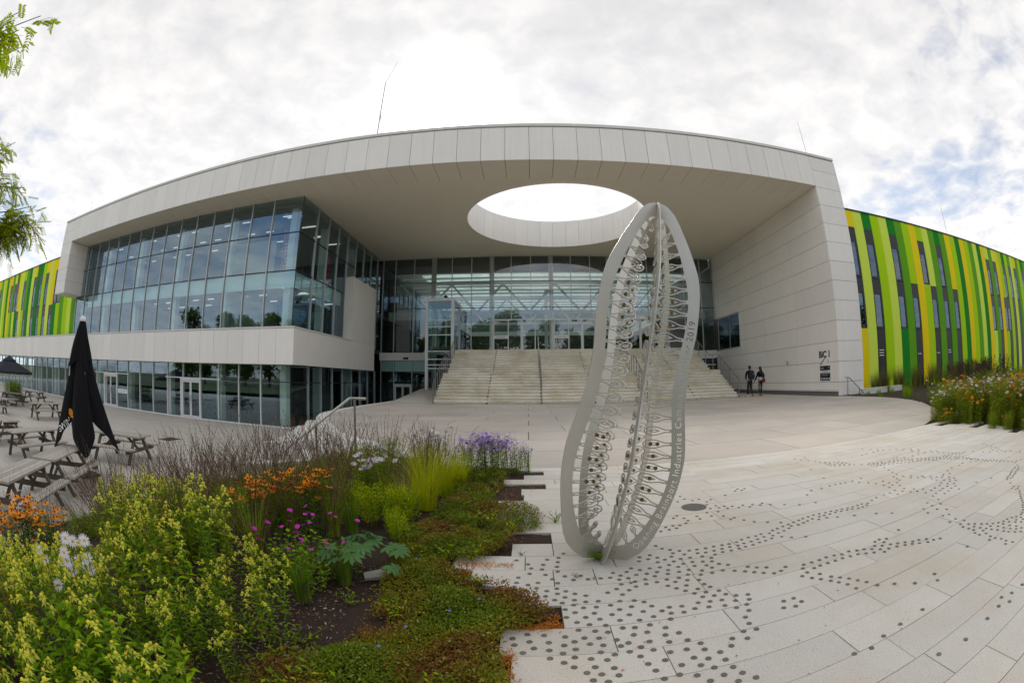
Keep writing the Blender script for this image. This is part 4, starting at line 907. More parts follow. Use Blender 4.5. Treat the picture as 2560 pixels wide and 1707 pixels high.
# ------------------------------------------------------------------ the steel sculpture: five upright fins round one leaning axis
SB = Vector((.4965, 2.912, 0))
ax = Vector((.1785, -.00576, 1)).normalized()
e1 = Vector((0, 1, 0)).cross(ax).normalized(); e2 = ax.cross(e1); PH = -.08494
OUT = [(.0, .008), (.0, .132), (.055, .216), (.125, .283), (.237, .33), (.40, .373), (.56, .405), (.71, .417), (.83, .411), (.96, .386), (1.09, .36), (1.2, .349), (1.31, .342), (1.41, .342), (1.5, .35), (1.6, .36), (1.75, .361), (1.87, .355), (1.98, .336), (2.07, .305), (2.2, .25), (2.31, .197), (2.42, .14), (2.49, .08), (2.515, .03), (2.52, .008)]
INN = [(2.41, .008), (2.394, .05), (2.31, .11), (2.21, .158), (2.11, .2), (2.01, .232), (1.92, .26), (1.8, .281), (1.7, .284), (1.6, .279), (1.45, .265), (1.3, .256), (1.19, .26), (1.09, .27), (.95, .295), (.82, .32), (.7, .334), (.6, .33), (.5, .315), (.4, .288), (.3, .25), (.22, .212), (.15, .16), (.115, .085), (.105, .008)]
out2 = [Vector((OUT[0][1], OUT[0][0], 0))] + smoothpath([(r_, s_, 0) for s_, r_ in OUT[1:]], 4)
inn2 = smoothpath([(r_, s_, 0) for s_, r_ in INN], 8)
cum = [0]
for a, b in zip(inn2, inn2[1:]): cum.append(cum[-1] + (b - a).length)
LEN = cum[-1]
def at_inn(t):
    for i in range(len(cum) - 1):
        if cum[i + 1] >= t:
            u = (t - cum[i]) / (cum[i + 1] - cum[i] + 1e-9); return inn2[i].lerp(inn2[i + 1], u), (inn2[i + 1] - inn2[i]).normalized()
    return inn2[-1], (inn2[-1] - inn2[-2]).normalized()
NF = 29
figs = []; holes = []
body_w = lambda u: .0115 + .0200 * math.sin(PI * min(1, max(0, (u - .24) / .80)) ** 1.1) if u < 1 else .008
for k in range(NF):
    t = .075 + (LEN - .15) * k / (NF - 1)
    p, tg = at_inn(t)
    s_ = p.y
    nrm = Vector((tg.y, -tg.x, 0))                       # tg runs downwards: this points to the axis
    if nrm.x > 0 and 0.25 < s_ < 2.2: nrm = -nrm
    d = (nrm * .75 + Vector((-1, 0, 0)) * (.25)).normalized() if 0.25 < s_ < 2.25 else (Vector((-.35, (1 if s_ < 1 else -1) * .9, 0)) * .7 + nrm * .5).normalized()
    Lf = min(.60 * p.x + .012, .205) * (1.0 if .25 < s_ < 2.2 else .95)
    Lf = max(Lf, .075)
    figs.append((t, p, d, Lf))
HOOK = 1
def figline(p, d, Lf, off, u0, u1, n=9, k=1.0):
    sd = Vector((-d.y, d.x, 0)); P = []; k = k * min(1.0, max(.62, Lf / .17))
    us = [u0 + (u1 - u0) * i / n for i in range(n + 1)]
    L1 = [p + d * (Lf * u) + sd * max(.0012, body_w(u) * k - off) for u in us]
    R1 = [p + d * (Lf * u) - sd * max(.0012, body_w(u) * k - off) for u in us]
    tip = p + d * (Lf * u1 + max(.002, .009 - off))
    return L1 + [tip] + R1[::-1]
def crossing(A, B):
    def o(p, q, r): return (q.x - p.x) * (r.y - p.y) - (q.y - p.y) * (r.x - p.x)
    for i in range(len(A) - 1):
        a, b = A[i], A[i + 1]
        for j in range(len(B) - 1):
            c, d = B[j], B[j + 1]
            if max(a.x, b.x) < min(c.x, d.x) or max(c.x, d.x) < min(a.x, b.x) or max(a.y, b.y) < min(c.y, d.y) or max(c.y, d.y) < min(a.y, b.y): continue
            if o(a, b, c) * o(a, b, d) < 0 and o(c, d, a) * o(c, d, b) < 0: return True
    return False
ok = []; lines = []
for (t, p, d, Lf) in figs:
    for _ in range(8):
        fl = figline(p, d, Lf, -.002, .12, .97)
        if any(v.x < .010 for v in fl) or any(crossing(fl, l2) for l2 in lines[-3:]) or crossing(fl, inn2): Lf *= .85
        else:
            ok.append((t, p, d, Lf)); lines.append(fl); break
figs = ok
def cornered():
    pts = []
    last = 0.0
    for (t, p, d, Lf) in figs:
        for i, c in enumerate(cum):
            if last < c < t - .011: pts.append(inn2[i])
        fl = figline(p, d, Lf, 0, 0.0, .96)
        # order so that the run continues along the inner edge
        a, _ = at_inn(t - .011); b, _ = at_inn(t + .011)
        if (fl[0] - a).length > (fl[-1] - a).length: fl = fl[::-1]
        pts.append(a); pts += fl[1:-1]; pts.append(b)
        last = t + .011
    for i, c in enumerate(cum):
        if c > last: pts.append(inn2[i])
    return pts
outline = out2 + cornered()
loops = [outline]
for (t, p, d, Lf) in figs:
    loops.append(figline(p, d, Lf, .0072, .07, .94))
    c_ = p + d * (Lf * .62); s_v = Vector((-d.y, d.x, 0)); w_ = .0112 * min(1.0, max(.62, Lf / .17))
    loops.append([c_ - d * Lf * .22, c_ - d * Lf * .05 + s_v * w_, c_ + d * Lf * .05 + s_v * w_, c_ + d * Lf * .24, c_ + d * Lf * .05 - s_v * w_, c_ - d * Lf * .05 - s_v * w_])
    loops.append([c_ - d * Lf * .10, c_ - d * Lf * .02 + s_v * w_ * .5, c_ + d * Lf * .02 + s_v * w_ * .5, c_ + d * Lf * .10, c_ + d * Lf * .02 - s_v * w_ * .5, c_ - d * Lf * .02 - s_v * w_ * .5])
def platemesh(loops, name, th=.0045):
    from mathutils.geometry import delaunay_2d_cdt
    vs = []; es = []; bb = []
    for lp in loops:
        o = len(vs); n = len(lp)
        vs += [Vector((q[0], q[1])) for q in lp]; es += [(o + i, o + (i + 1) % n) for i in range(n)]
        xs = [q[0] for q in lp]; ys = [q[1] for q in lp]; bb.append((min(xs), max(xs), min(ys), max(ys)))
    V2, E2, F2 = delaunay_2d_cdt(vs, es, [], 0, 1e-6)[:3]
    P2 = [[(q[0], q[1]) for q in lp] for lp in loops]
    mb = MB(); n = len(V2)
    mb.v = [(v.x, v.y, th) for v in V2] + [(v.x, v.y, -th) for v in V2]
    for f in F2:
        cx = sum(V2[i].x for i in f) / len(f); cy_ = sum(V2[i].y for i in f) / len(f); ins = False
        for lp, q in zip(P2, bb):
            if q[0] <= cx <= q[1] and q[2] <= cy_ <= q[3] and inpoly2(cx, cy_, lp): ins = not ins
        if ins:
            mb.f.append(tuple(f)); mb.f.append(tuple(n + i for i in f)[::-1]); mb.m += [0, 0]
    for lp in P2:
        o = len(mb.v); k = len(lp)
        mb.v += [(x, y, th) for x, y in lp] + [(x, y, -th) for x, y in lp]
        for i in range(k): mb.f.append((o + i, o + (i + 1) % k, o + k + (i + 1) % k, o + k + i)); mb.m.append(0)
    return mb.mesh(name, 'steel')
def inpoly2(x, y, P):
    c = False; x1, y1 = P[-1]
    for x2, y2 in P:
        if (y1 > y) != (y2 > y) and x < (x2 - x1) * (y - y1) / (y2 - y1) + x1: c = not c
        x1, y1 = x2, y2
    return c
# lettering cut through the right-hand fin, running up its rim
fc = bpy.data.curves.new('txt', 'FONT'); TXT = 'Opening Brainport Industries Campus 3 oktober 2019'
fc.body = TXT; fc.size = .062; fc.space_character = 1.16; fc.resolution_u = 2; fc.fill_mode = 'NONE' if False else 'BOTH'
to = bpy.data.objects.new('txt', fc); COL.objects.link(to)
dg = bpy.context.evaluated_depsgraph_get()
tcv = to.evaluated_get(dg).to_curve(dg, apply_modifiers=False)
polys = []
for sp in tcv.splines:
    P = []
    if sp.type == 'BEZIER':
        bp = list(sp.bezier_points); n = len(bp)
        for i in range(n):
            a, b = bp[i], bp[(i + 1) % n]
            straight = (a.handle_right - a.co).length < 1e-5 and (b.handle_left - b.co).length < 1e-5
            for j in range(1 if straight else 3):
                u = j / 3
                P.append((1 - u) ** 3 * a.co + 3 * (1 - u) ** 2 * u * a.handle_right + 3 * (1 - u) * u * u * b.handle_left + u ** 3 * b.co)
    else: P = [Vector(q.co[:3]) for q in sp.points]
    polys.append([(q.x, q.y) for q in P])
bpy.data.objects.remove(to)
tw = max(x for p in polys for x, y in p)
rim = [(a + b) for a, b in ()]
mid = smoothpath([((r1 + r2) / 2, s_, 0) for s_, r1, r2 in [(.06, .215, .11), (.10, .262, .13), (.15, .298, .158), (.22, .325, .212), (.3, .348, .25), (.4, .373, .288), (.5, .393, .315), (.6, .411, .33), (.7, .417, .334), (.82, .412, .32), (.95, .388, .295), (1.09, .36, .27), (1.19, .350, .26), (1.3, .342, .256), (1.45, .346, .265), (1.6, .36, .279), (1.75, .361, .284)]], 8)
mc_ = [0]
for a, b in zip(mid, mid[1:]): mc_.append(mc_[-1] + (b - a).length)
t0 = .085; span = 1.60
def onrim(t):
    for i in range(len(mc_) - 1):
        if mc_[i + 1] >= t:
            u = (t - mc_[i]) / (mc_[i + 1] - mc_[i]); return mid[i].lerp(mid[i + 1], u), (mid[i + 1] - mid[i]).normalized()
    return mid[-1], (mid[-1] - mid[-2]).normalized()
cut = []
for P in polys:
    lp = []
    for x, y in P:
        q, tg = onrim(t0 + x / tw * span)
        lp.append(q + Vector((-tg.y, tg.x, 0)) * (y - .021))
    cut.append(lp)
fin_me = platemesh(loops, 'fin'); fin_txt = platemesh(loops + cut, 'fin')
SC = thing('sculpture', 'tall peanut shaped sculpture of five pierced steel fins leaning right on the pale paving', 'sculpture', SB)
disc = MB().lathe([(.0125, -.007), (.0135, -.005), (.0135, .005), (.0125, .007)], 14).mesh('disc', 'brown_disc')
for k in range(-2, 3):
    a_ = PH + k * 2 * PI / 5
    d = e1 * math.sin(a_) - e2 * math.cos(a_); n_ = d.cross(ax)
    f = bpy.data.objects.new('fin', fin_txt if k == 1 else fin_me); COL.objects.link(f)
    m = Matrix.Identity(4)
    for i in range(3): m[i][0], m[i][1], m[i][2] = d[i], ax[i], n_[i]
    f.parent = SC; f.matrix_local = m
    if k == 1: f['label'] = 'right fin with a line of words cut through its rim'
    for i, (t, p, dd, Lf) in enumerate(figs):
        s_ = p.y
        us = []
        if .42 < s_ < .95: us = [.60] if (i + k) % 2 == 0 or abs(k) == 2 else [.48, .72]
        elif 1.62 < s_ < 1.98: us = [.60]
        if (i * 3 + k) % 7 == 0 and us: us = us[:1]
        for u in us:
            q = p + dd * (Lf * u)
            o = bpy.data.objects.new('disc', disc); COL.objects.link(o); o.parent = f; o.location = (q.x, q.y, 0)
for s_, rr in ((.93, .29), (1.68, .28)):
    mb = MB()
    for k in range(5):
        a_ = PH + k * 2 * PI / 5; d = e1 * math.sin(a_) - e2 * math.cos(a_)
        mb.tube([ax * s_ + d * .006, ax * s_ + d * (rr * .45)], .0028, 5)
    tag(lpart('spacer_rod', mb, 'steel', SC), kind='stuff')

# ------------------------------------------------------------------ people by the right wall
def skinned(name, joints, edges, mat, sub=1, root=0):
    me = bpy.data.meshes.new(name); me.from_pydata([j[0] for j in joints], edges, []); me.update()
    o = bpy.data.objects.new(name, me); COL.objects.link(o)
    sk = o.modifiers.new('Skin', 'SKIN')
    for v, j in zip(me.skin_vertices[0].data, joints): v.radius = j[1] if hasattr(j[1], '__len__') else (j[1], j[1])
    me.skin_vertices[0].data[root].use_root = True
    ss = o.modifiers.new('Sub', 'SUBSURF'); ss.levels = ss.render_levels = sub
    r_ = evalmesh(o, name); bpy.data.objects.remove(o); bpy.data.meshes.remove(me)
    r_.materials.clear(); r_.materials.append(MATS[mat]); r_.polygons.foreach_set('use_smooth', [True] * len(r_.polygons)); r_.update()
    return r_
def chain(J, E, pts, start=None):
    prev = start
    for p in pts:
        J.append(p); i = len(J) - 1
        if prev is not None: E.append((prev, i))
        prev = i
    return prev
def hand(J, E, wrist, pos, d, sgn):
    p = Vector(pos); d = Vector(d).normalized(); s_ = Vector((0, 1, 0)).cross(d).normalized() * sgn; f_ = Vector((0, 1, 0))
    J.append((tuple(p + d * .05), (.036, .018))); i = len(J) - 1; E.append((wrist, i))
    for q, l in ((-.03, .062), (-.010, .075), (.010, .078), (.030, .068)):
        b = p + d * .085 + f_ * q
        chain(J, E, [(tuple(b), .010), (tuple(b + d * l * .5 + s_ * .006), .009), (tuple(b + d * l * .85 + s_ * .022), .007)], i)
    chain(J, E, [(tuple(p + d * .03 + f_ * .035), .012), (tuple(p + d * .07 + f_ * .055), .009)], i)
def make_person(loc, label, pose):
    J = []; E = []
    s = pose
    pel = chain(J, E, [((0, 0, .96), (.135, .10))])
    top = chain(J, E, [((0, 0, 1.10), (.125, .095)), ((0, .01, 1.28), (.15, .105)), ((0, 0, 1.42), (.12, .085)), ((0, .01, 1.50), .055), ((0, .02, 1.565), .06), ((0, .02, 1.64), (.075, .09)), ((0, .02, 1.72), (.066, .08))], pel)
    for sd in (-1, 1):
        hp, kn, an, toe = s['leg'][sd]
        chain(J, E, [((sd * .09, 0, .90), .095), (kn, .058), (an, .040), (toe, (.04, .03))], pel)
    ch = 3
    for sd in (-1, 1):
        sh, el, wr = s['arm'][sd]
        w_ = chain(J, E, [(sh, .055), (el, .042), (wr, .028)], ch)
        dvec = Vector(wr) - Vector(el)
        hand(J, E, w_, wr, dvec, sd)
    me = skinned('person', J, E, 'skin')
    o = bpy.data.objects.new('person', me); COL.objects.link(o); o.location = loc
    tag(o, label, 'person', 'people walking along the wall')
    def cloth(name, J, E, mat): 
        c = bpy.data.objects.new(name, skinned(name, J, E, mat)); COL.objects.link(c); c.parent = o; return c
    J = []; E = []
    a = chain(J, E, [((0, 0, s['hem']), s['hemr']), ((0, 0, 1.12), (.15, .115)), ((0, .01, 1.28), (.175, .125)), ((0, 0, 1.43), (.14, .095)), ((0, .01, 1.50), .065)])
    for sd in (-1, 1):
        sh, el, wr = s['arm'][sd]
        chain(J, E, [(sh, .075), (el, .058), (tuple(Vector(wr) * .96 + Vector(el) * .04), .045)], 3)
    cloth('jacket', J, E, 'cloth_black')
    J = []; E = []
    chain(J, E, [((0, 0, 1.0), (.145, .11)), ((0, 0, .92), (.14, .11))])
    for sd in (-1, 1):
        hp, kn, an, toe = s['leg'][sd]
        chain(J, E, [((sd * .09, 0, .84), s['lr'][0]), (kn, s['lr'][1]), (tuple(Vector(an) + Vector((0, 0, .03))), s['lr'][2])], 1)
    cloth('trousers', J, E, 'black')
    for sd in (-1, 1):
        hp, kn, an, toe = s['leg'][sd]
        t = Vector(toe); an = Vector(an)
        h_ = an + (an - t) * .35; h_.z = max(.035, t.z if t.z > .05 else .035) + (0.0)
        J = []; E = []
        chain(J, E, [(tuple(an), .052), (tuple((an + t) / 2 + Vector((0, 0, .01))), (.048, .045)), (tuple(t), (.046, .034)), ])
        chain(J, E, [(tuple(h_), (.042, .038))], 0)
        cloth('shoe', J, E, s['shoe'][sd])
    hb = MB()
    n = 14; vs = []; fs = []
    prof = s['hair']
    for i, (z, rx, ry, yo) in enumerate(prof):
        for k in range(n):
            t = 2 * PI * k / n; vs.append((rx * math.cos(t), yo + ry * math.sin(t), z))
    for i in range(len(prof) - 1):
        for k in range(n):
            fs.append((i * n + k, i * n + (k + 1) % n, (i + 1) * n + (k + 1) % n, (i + 1) * n + k))
    fs += [tuple(range(n))[::-1], tuple((len(prof) - 1) * n + k for k in range(n))]
    hb.add(vs, fs); lpart('hair', hb, 'hair', o, True)
    return o
man = make_person((12.60, 23.05, .004), 'person in dark clothes and dark trousers with hands in pockets walking away', dict(
    leg={-1: ((-.09, 0, .9), (-.095, .07, .50), (-.10, .10, .09), (-.11, .25, .035)), 1: ((.09, 0, .9), (.09, .05, .49), (.10, -.20, .14), (.11, -.12, .035))},
    arm={-1: ((-.20, 0, 1.41), (-.30, -.05, 1.16), (-.22, .06, .99)), 1: ((.20, 0, 1.41), (.30, -.05, 1.16), (.22, .06, .99))},
    hem=.86, hemr=(.165, .125), lr=(.10, .072, .058), shoe={-1: 'white_print', 1: 'black'},
    hair=[(1.555, .05, .04, -.03), (1.60, .078, .085, -.005), (1.68, .086, .10, .01), (1.74, .080, .092, .015), (1.775, .05, .06, .02)]))
wom = make_person((13.42, 23.2, .004), 'person with long dark hair and cropped black jacket walking away', dict(
    leg={-1: ((-.08, 0, .9), (-.085, .03, .49), (-.12, -.22, .12), (-.13, -.10, .035)), 1: ((.08, 0, .9), (.085, .04, .49), (.10, .08, .09), (.11, .21, .035))},
    arm={-1: ((-.17, 0, 1.38), (-.28, -.02, 1.14), (-.40, .03, .90)), 1: ((.17, 0, 1.38), (.27, -.04, 1.16), (.24, .14, 1.05))},
    hem=1.10, hemr=(.13, .11), lr=(.085, .058, .046), shoe={-1: 'black', 1: 'black'},
    hair=[(1.26, .05, .02, -.125), (1.34, .115, .045, -.115), (1.46, .11, .06, -.09), (1.58, .095, .085, -.04), (1.66, .088, .102, .0), (1.72, .078, .09, .012), (1.765, .04, .05, .02)]))
wom.scale = (.985, .985, .97)
lpart('shirt', MB().lathe([(.128, .955), (.135, 1.0), (.132, 1.06), (.125, 1.12)], 16, (0, .005, 0)), 'shirt', wom, True)
bp_ = thing('backpack', 'dark backpack on the back of the person walking with hands in pockets', 'backpack', (12.62, 22.88, .99))
lpart('pack', MB().add(*(lambda P: ([(x, y, z) for x, y, z in P], [(0, 1, 2, 3)[::-1], (4, 5, 6, 7), (8, 9, 10, 11), (12, 13, 14, 15)] + [(4 * i + a, 4 * i + (a + 1) % 4, 4 * i + 4 + (a + 1) % 4, 4 * i + 4 + a) for i in range(3) for a in range(4)]))(
    [(-.13, -.07, 0), (.13, -.07, 0), (.13, .08, 0), (-.13, .08, 0), (-.16, -.12, .12), (.16, -.12, .12), (.16, .08, .12), (-.16, .08, .12), (-.15, -.10, .38), (.15, -.10, .38), (.15, .08, .38), (-.15, .08, .38), (-.09, -.04, .50), (.12, -.04, .50), (.12, .07, .50), (-.09, .07, .50)])), 'cloth_navy', bp_)
lpart('logo_patch', MB().box(.03, .09, -.125, -.118, .30, .315), 'white_print', bp_)
for sd in (-1, 1): lpart('strap', MB().tube([(sd * .10, .07, .45), (sd * .13, .14, .52), (sd * .13, .28, .44), (sd * .14, .30, .25)], .018, 6), 'cloth_navy', bp_)
sb_ = thing('shoulder_bag', 'reddish brown shoulder bag at the right hip of the long haired person', 'bag', (13.60, 23.12, .78))
lpart('bag', MB().lathe([(.05, 0), (.11, .03), (.13, .12), (.11, .22), (.05, .27)], 12), 'bag_red', sb_, True)
lpart('strap', MB().tube([(-.02, .04, .25), (-.03, .02, .42), (-.06, .0, .62), (-.10, .03, .68), (-.08, .12, .60), (-.02, .12, .40), (.0, .06, .25)], .014, 6), 'bag_red', sb_)

# ------------------------------------------------------------------ sign on the white wall
SG = thing('wall_sign', 'tall printed sign reading BIC 1 on the white wall near the pillar', 'sign', (XW, 19.0, .75))
def onwall(name, y0, y1, z0, z1, m, parent, off=.012):
    return bpart(name, parent, XW - off, XW - off + .010, y0, y1, z0, z1, m)
b1 = onwall('sheet', 18.53, 19.46, 1.53, 2.50, 'panel', SG)
b2 = onwall('sheet', 18.53, 19.46, 1.30, 1.53, 'black_print', SG)
b3 = onwall('sheet', 18.53, 19.46, .98 + .17, 1.30, 'white_print', SG)
b4 = onwall('sheet', 18.53, 19.46, .77, 1.15, 'black_print', SG)
def walltext(txt, size, y, z, m, parent):
    me = textmesh(txt, size, m, .001, bold=.02)
    o = bpy.data.objects.new('lettering', me); COL.objects.link(o); o.parent = parent
    o.rotation_euler = (R(90), 0, R(-90)); o.location = Vector((XW - .0155, y, z)) - wl(parent)
walltext('BIC 1', .46, 18.98, 1.96, 'black_print', b1)
hb = MB()
for i in range(7):
    a = i / 6
    hb.box(XW - .016, XW - .0125, 19.42 - .07 * i - .09, 19.42 - .07 * i + .02, 1.56 + .055 * i, 1.56 + .055 * i + .12 - .01 * i)
part('hand_picture', hb, 'grey_print', b1); 
mb = MB()
for k in range(12):
    t = 2 * PI * k / 12; mb.box(XW - .016, XW - .013, 18.68 + .07 * math.cos(t) - .015, 18.68 + .07 * math.cos(t) + .015, 1.74 + .08 * math.sin(t) - .015, 1.74 + .08 * math.sin(t) + .015)
part('round_emblem', mb, 'grey_print', b1)
for k in range(6):
    onwall('figure_print', 19.36 - k * .15 - .05, 19.36 - k * .15, 1.155 + .01, 1.21, 'black_print', b3, .016)
    onwall('figure_print', 19.36 - k * .15 - .06, 19.36 - k * .15, .82, .92, 'white_print', b4, .016)
for b_, m, z in ((b3, 'grey_print', 1.285), (b4, 'grey_print', 1.10)):
    for k in range(3): onwall('print_line', 18.68 + .04 * k, 19.32 - .04 * k, z - .03 * k - .012, z - .03 * k, m, b_, .016)
onwall('print_line', 19.1, 19.4, 1.38, 1.44, 'grey_print', b2, .016); onwall('print_line', 18.58, 18.72, 1.40, 1.45, 'grey_print', b2, .016)
wlamp = thing('wall_lamp', 'small grey wall light fixed above a panel joint behind the two people', 'lamp', (XW, 22.8, 1.78))
part('bracket', MB().box(XW - .05, XW, 22.76, 22.84, 1.74, 1.80), 'rail_steel', wlamp); part('housing', MB().lathe([(.05, 0), (.06, .05), (.06, .16), (.03, .2)], 10, (XW - .09, 22.8, 1.76)), 'alu', wlamp)

# ------------------------------------------------------------------ picnic tables in the court
def make_table():
    t = thing('picnic_table', 'x', 'picnic table', (0, 0, 0), 'picnic tables in the grey court')
    for k in range(5): lpart('table_board', MB().box(-1.0, 1.0, -.36 + k * .146, -.36 + k * .146 + .135, .715, .755), 'wood', t)
    for s_ in (-1, 1):
        for k in range(2): 
            y0 = s_ * .70 + (-.145 if k == 0 else .005)
            lpart('bench_board', MB().box(-1.0, 1.0, y0, y0 + .138, .415, .455), 'wood', t)
        for x in (-.72, .72): lpart('leg', MB().beam((x, s_ * .20, .712), (x, s_ * .66, .0), .045, .10, (1, 0, 0)), 'wood_dark', t)
    for x in (-.72, .72):
        lpart('cross_beam', MB().box(x + .024, x + .066, -.82, .82, .31, .412), 'wood_dark', t)
        lpart('top_beam', MB().box(x + .024, x + .066, -.34, .34, .62, .712), 'wood_dark', t)
        lpart('brace', MB().beam((x + (.05 if x < 0 else -.01), 0, .36), (x * .35, 0, .70), .07, .045, (0, 1, 0)), 'wood_dark', t)
    return t
tb = make_table()
TBL = [((-9.60, 4.86), -54.5, 'weathered picnic table right in front of the closed black parasol'),
       ((-8.33, 3.08), -54.5, 'nearest weathered picnic table at the left edge, set end to end with the next'),
       ((-13.2, 5.6), 97, 'grey picnic table standing left of the closed parasol, its side to us'),
       ((-16.15, 5.5), 2, 'picnic table cut by the left edge with its end towards the middle tables'),
       ((-22.15, 10.4), 85, 'weathered picnic table half hidden behind the closed parasol, further back'),
       ((-29.3, 10.75), 40, 'far picnic table under the open dark parasol at the left'),
       ((-31.4, 13.7), 35, 'farthest picnic table, right beside the long glass front'),
       ((-11.35, 8.25), 17, 'picnic table right of the closed parasol behind the tall dark grasses'),
       ((-24.6, 7.7), 60, 'picnic table with only its bench end showing at the far left edge')]
for i, ((x, y), a, lab) in enumerate(TBL):
    o = tb if i == 0 else copy_tree(tb)
    o.location = (x, y, -1.298); o.rotation_euler.z = R(a); o['label'] = lab

# ------------------------------------------------------------------ the closed black parasol
UB = Vector((-10.2, 6.0, -1.3))
U = thing('closed_parasol', 'tall closed black parasol with white letters standing in the court', 'parasol', UB)
lpart('base', MB().box(-.30, .30, -.30, .30, .0, .05), 'dark_trim', U)
lpart('pole', MB().tube([(0, 0, .05), (0, 0, 3.66)], .033, 10), 'alu', U)
lpart('cap', MB().lathe([(.095, 3.60), (.10, 3.66), (.07, 3.72), (.015, 3.745)], 14), 'white_print', U, True)
def cloth(z_top, z_mid, drop, r_top, r_bot, lobes, ph, pw, nz=14, na=72, val=.42, seed=1):
    vs = []; fs = []; rr = random.Random(seed)
    lf = [rr.uniform(.75, 1.15) for _ in range(lobes)]; ld = [rr.uniform(.8, 1.25) for _ in range(lobes)]
    for i in range(nz + 1):
        t = i / nz
        for k in range(na):
            th = 2 * PI * k / na
            u = (th - ph) / (2 * PI) * lobes; q = int(round(u)) % lobes; f = abs(u - round(u)) * 2    # 0 on a lobe, 1 in a fold
            lobe = (1 - f) ** .9
            rad = r_top + (r_bot - r_top) * t ** pw * (val + (1 - val) * lobe * lf[q] if t > 0 else 1) + t * (.018 * math.sin(th * 17 + t * 3) + .022 * math.sin(th * 9 - t * 5 + 1.0))
            zb = z_mid - drop * (lobe ** 1.2) * ld[q]
            vs.append((rad * math.cos(th), rad * math.sin(th), z_top + (zb - z_top) * t))
    for i in range(nz):
        for k in range(na): fs.append((i * na + k, i * na + (k + 1) % na, (i + 1) * na + (k + 1) % na, (i + 1) * na + k))
    return MB().add(vs, fs)
cm = cloth(3.62, 1.36, .78, .085, 1.08, 4, R(-118), 1.22, val=.28)
cano = lpart('canopy', cm, 'cloth_black', U, True)
lpart('vent_cover', cloth(3.63, 2.72, .30, .09, .46, 4, R(-100), 1.0, nz=8, val=.45, seed=4), 'cloth_black', U, True)
for k in range(6):
    t = 2 * PI * k / 6 + .4
    lpart('rib', MB().tube([(.26 * math.cos(t), .26 * math.sin(t), 1.55 - .1 * (k % 2)), (.045 * math.cos(t), .045 * math.sin(t), .42)], .014, 6), 'alu', U)
lpart('runner', MB().lathe([(.05, .38), (.055, .45), (.05, .55)], 10), 'alu', U)
for k in range(4):
    t = R(-100) + k * PI / 2
    lpart('rib_end', MB().tube([(.33 * math.cos(t), .33 * math.sin(t), 2.60), (.36 * math.cos(t), .36 * math.sin(t), 2.34)], .014, 6), 'white_print', U)
bvh = BVHTree.FromPolygons(cm.v, cm.f)
view = Vector((UB.x, UB.y, 0)).normalized(); side = Vector((view.y, -view.x, 0))       # towards the tree of the view: right-hand side
def drape(me, su, sz, tilt, name):
    o = bpy.data.objects.new(name, me); COL.objects.link(o); o.parent = cano
    ok = True
    for v in me.vertices:
        x, y = v.co.x, v.co.y
        a, b = x * math.cos(tilt) - y * math.sin(tilt) + su, x * math.sin(tilt) + y * math.cos(tilt) + sz
        org = side * a - view * 3 + Vector((0, 0, b))
        hit = bvh.ray_cast(org, view)
        p = hit[0] if hit[0] else side * a - view * .3 + Vector((0, 0, b))
        v.co = p - view * (.006 + v.co.z)
    me.update()
drape(textmesh('SWIN', .185, 'white_print', .0005, bold=.004), -.48, 1.18, R(36), 'lettering')
em = MB()
em.add([(math.cos(2 * PI * k / 14) * .07 * (1 if k % 2 else .8), math.sin(2 * PI * k / 14) * .11, 0) for k in range(14)] + [(0, 0, 0)], [(k, (k + 1) % 14, 14) for k in range(14)])
drape(em.mesh('emblem', 'orange_print'), -.30, 1.50, R(15), 'emblem')
PB = Vector((-29.9, 10.75, -1.3))
Pz = thing('open_parasol', 'open dark grey parasol over picnic tables at the far left edge', 'parasol', PB)
lpart('pole', MB().tube([(0, 0, 0), (0, 0, 2.75)], .03, 8), 'alu', Pz)
lpart('base', MB().box(-.5, .5, -.5, .5, 0, .06), 'dark_trim', Pz)
vs = [(0, 0, 2.78)]; fs = []
for i, (r_, z) in enumerate(((1.0, 2.40), (2.1, 1.98))):
    for k in range(8): vs.append((r_ * math.cos(PI / 4 * k), r_ * math.sin(PI / 4 * k), z))
for k in range(8):
    fs.append((0, 1 + k, 1 + (k + 1) % 8)); fs.append((1 + k, 9 + k, 9 + (k + 1) % 8, 1 + (k + 1) % 8))
vs += [(2.1 * math.cos(PI / 4 * k), 2.1 * math.sin(PI / 4 * k), 1.85) for k in range(8)]
for k in range(8): fs.append((9 + k, 17 + k, 17 + (k + 1) % 8, 9 + (k + 1) % 8))
lpart('canopy', MB().add(vs, fs), 'cloth_navy', Pz)
lpart('vent_cover', MB().lathe([(.62, 2.55), (.60, 2.62), (.08, 2.86)], 8), 'cloth_navy', Pz)
lpart('print_line', MB().box(-.15, .35, -2.12, -2.10, 1.86, 1.93), 'white_print', Pz)

# ------------------------------------------------------------------ masts on the roof
def mast(label, x, y, z0, z1, r_, lean=None, guys=False):
    t = thing('roof_mast', label, 'mast', (x, y, z0))
    part('pole', MB().tube([(x, y, z0), (x, y, z1)], [r_, r_ * .7], 6), 'rail_steel', t)
    part('foot', MB().box(x - .2, x + .2, y - .2, y + .2, z0, z0 + .08), 'alu', t)
    if lean: part('whip', MB().tube([(x, y, z1), lean], [r_ * .5, r_ * .15], 5), 'rail_steel', t)
    if guys:
        for dx, dy in ((-1.15, -.3), (.75, -.3), (.1, 1.2)): part('guy_wire', MB().tube([(x, y, 20.0), (x + dx * 2.2, y + dy * 2.2, z0)], .012, 4), 'rail_steel', t)
mast('tall thin mast with guy wires rising behind the roof left of the sun', -10.3, 26, 12.70, 22.95, .05, (-9.6, 26, 25.1), True)
mast('thin lightning rod above the right end of the white roof', 16.4, 19.2, 12.70, 15.9, .018)
mast('thin lightning rod on the roof of the right striped wing', 41.9, 26, 10.91, 16.8, .03)
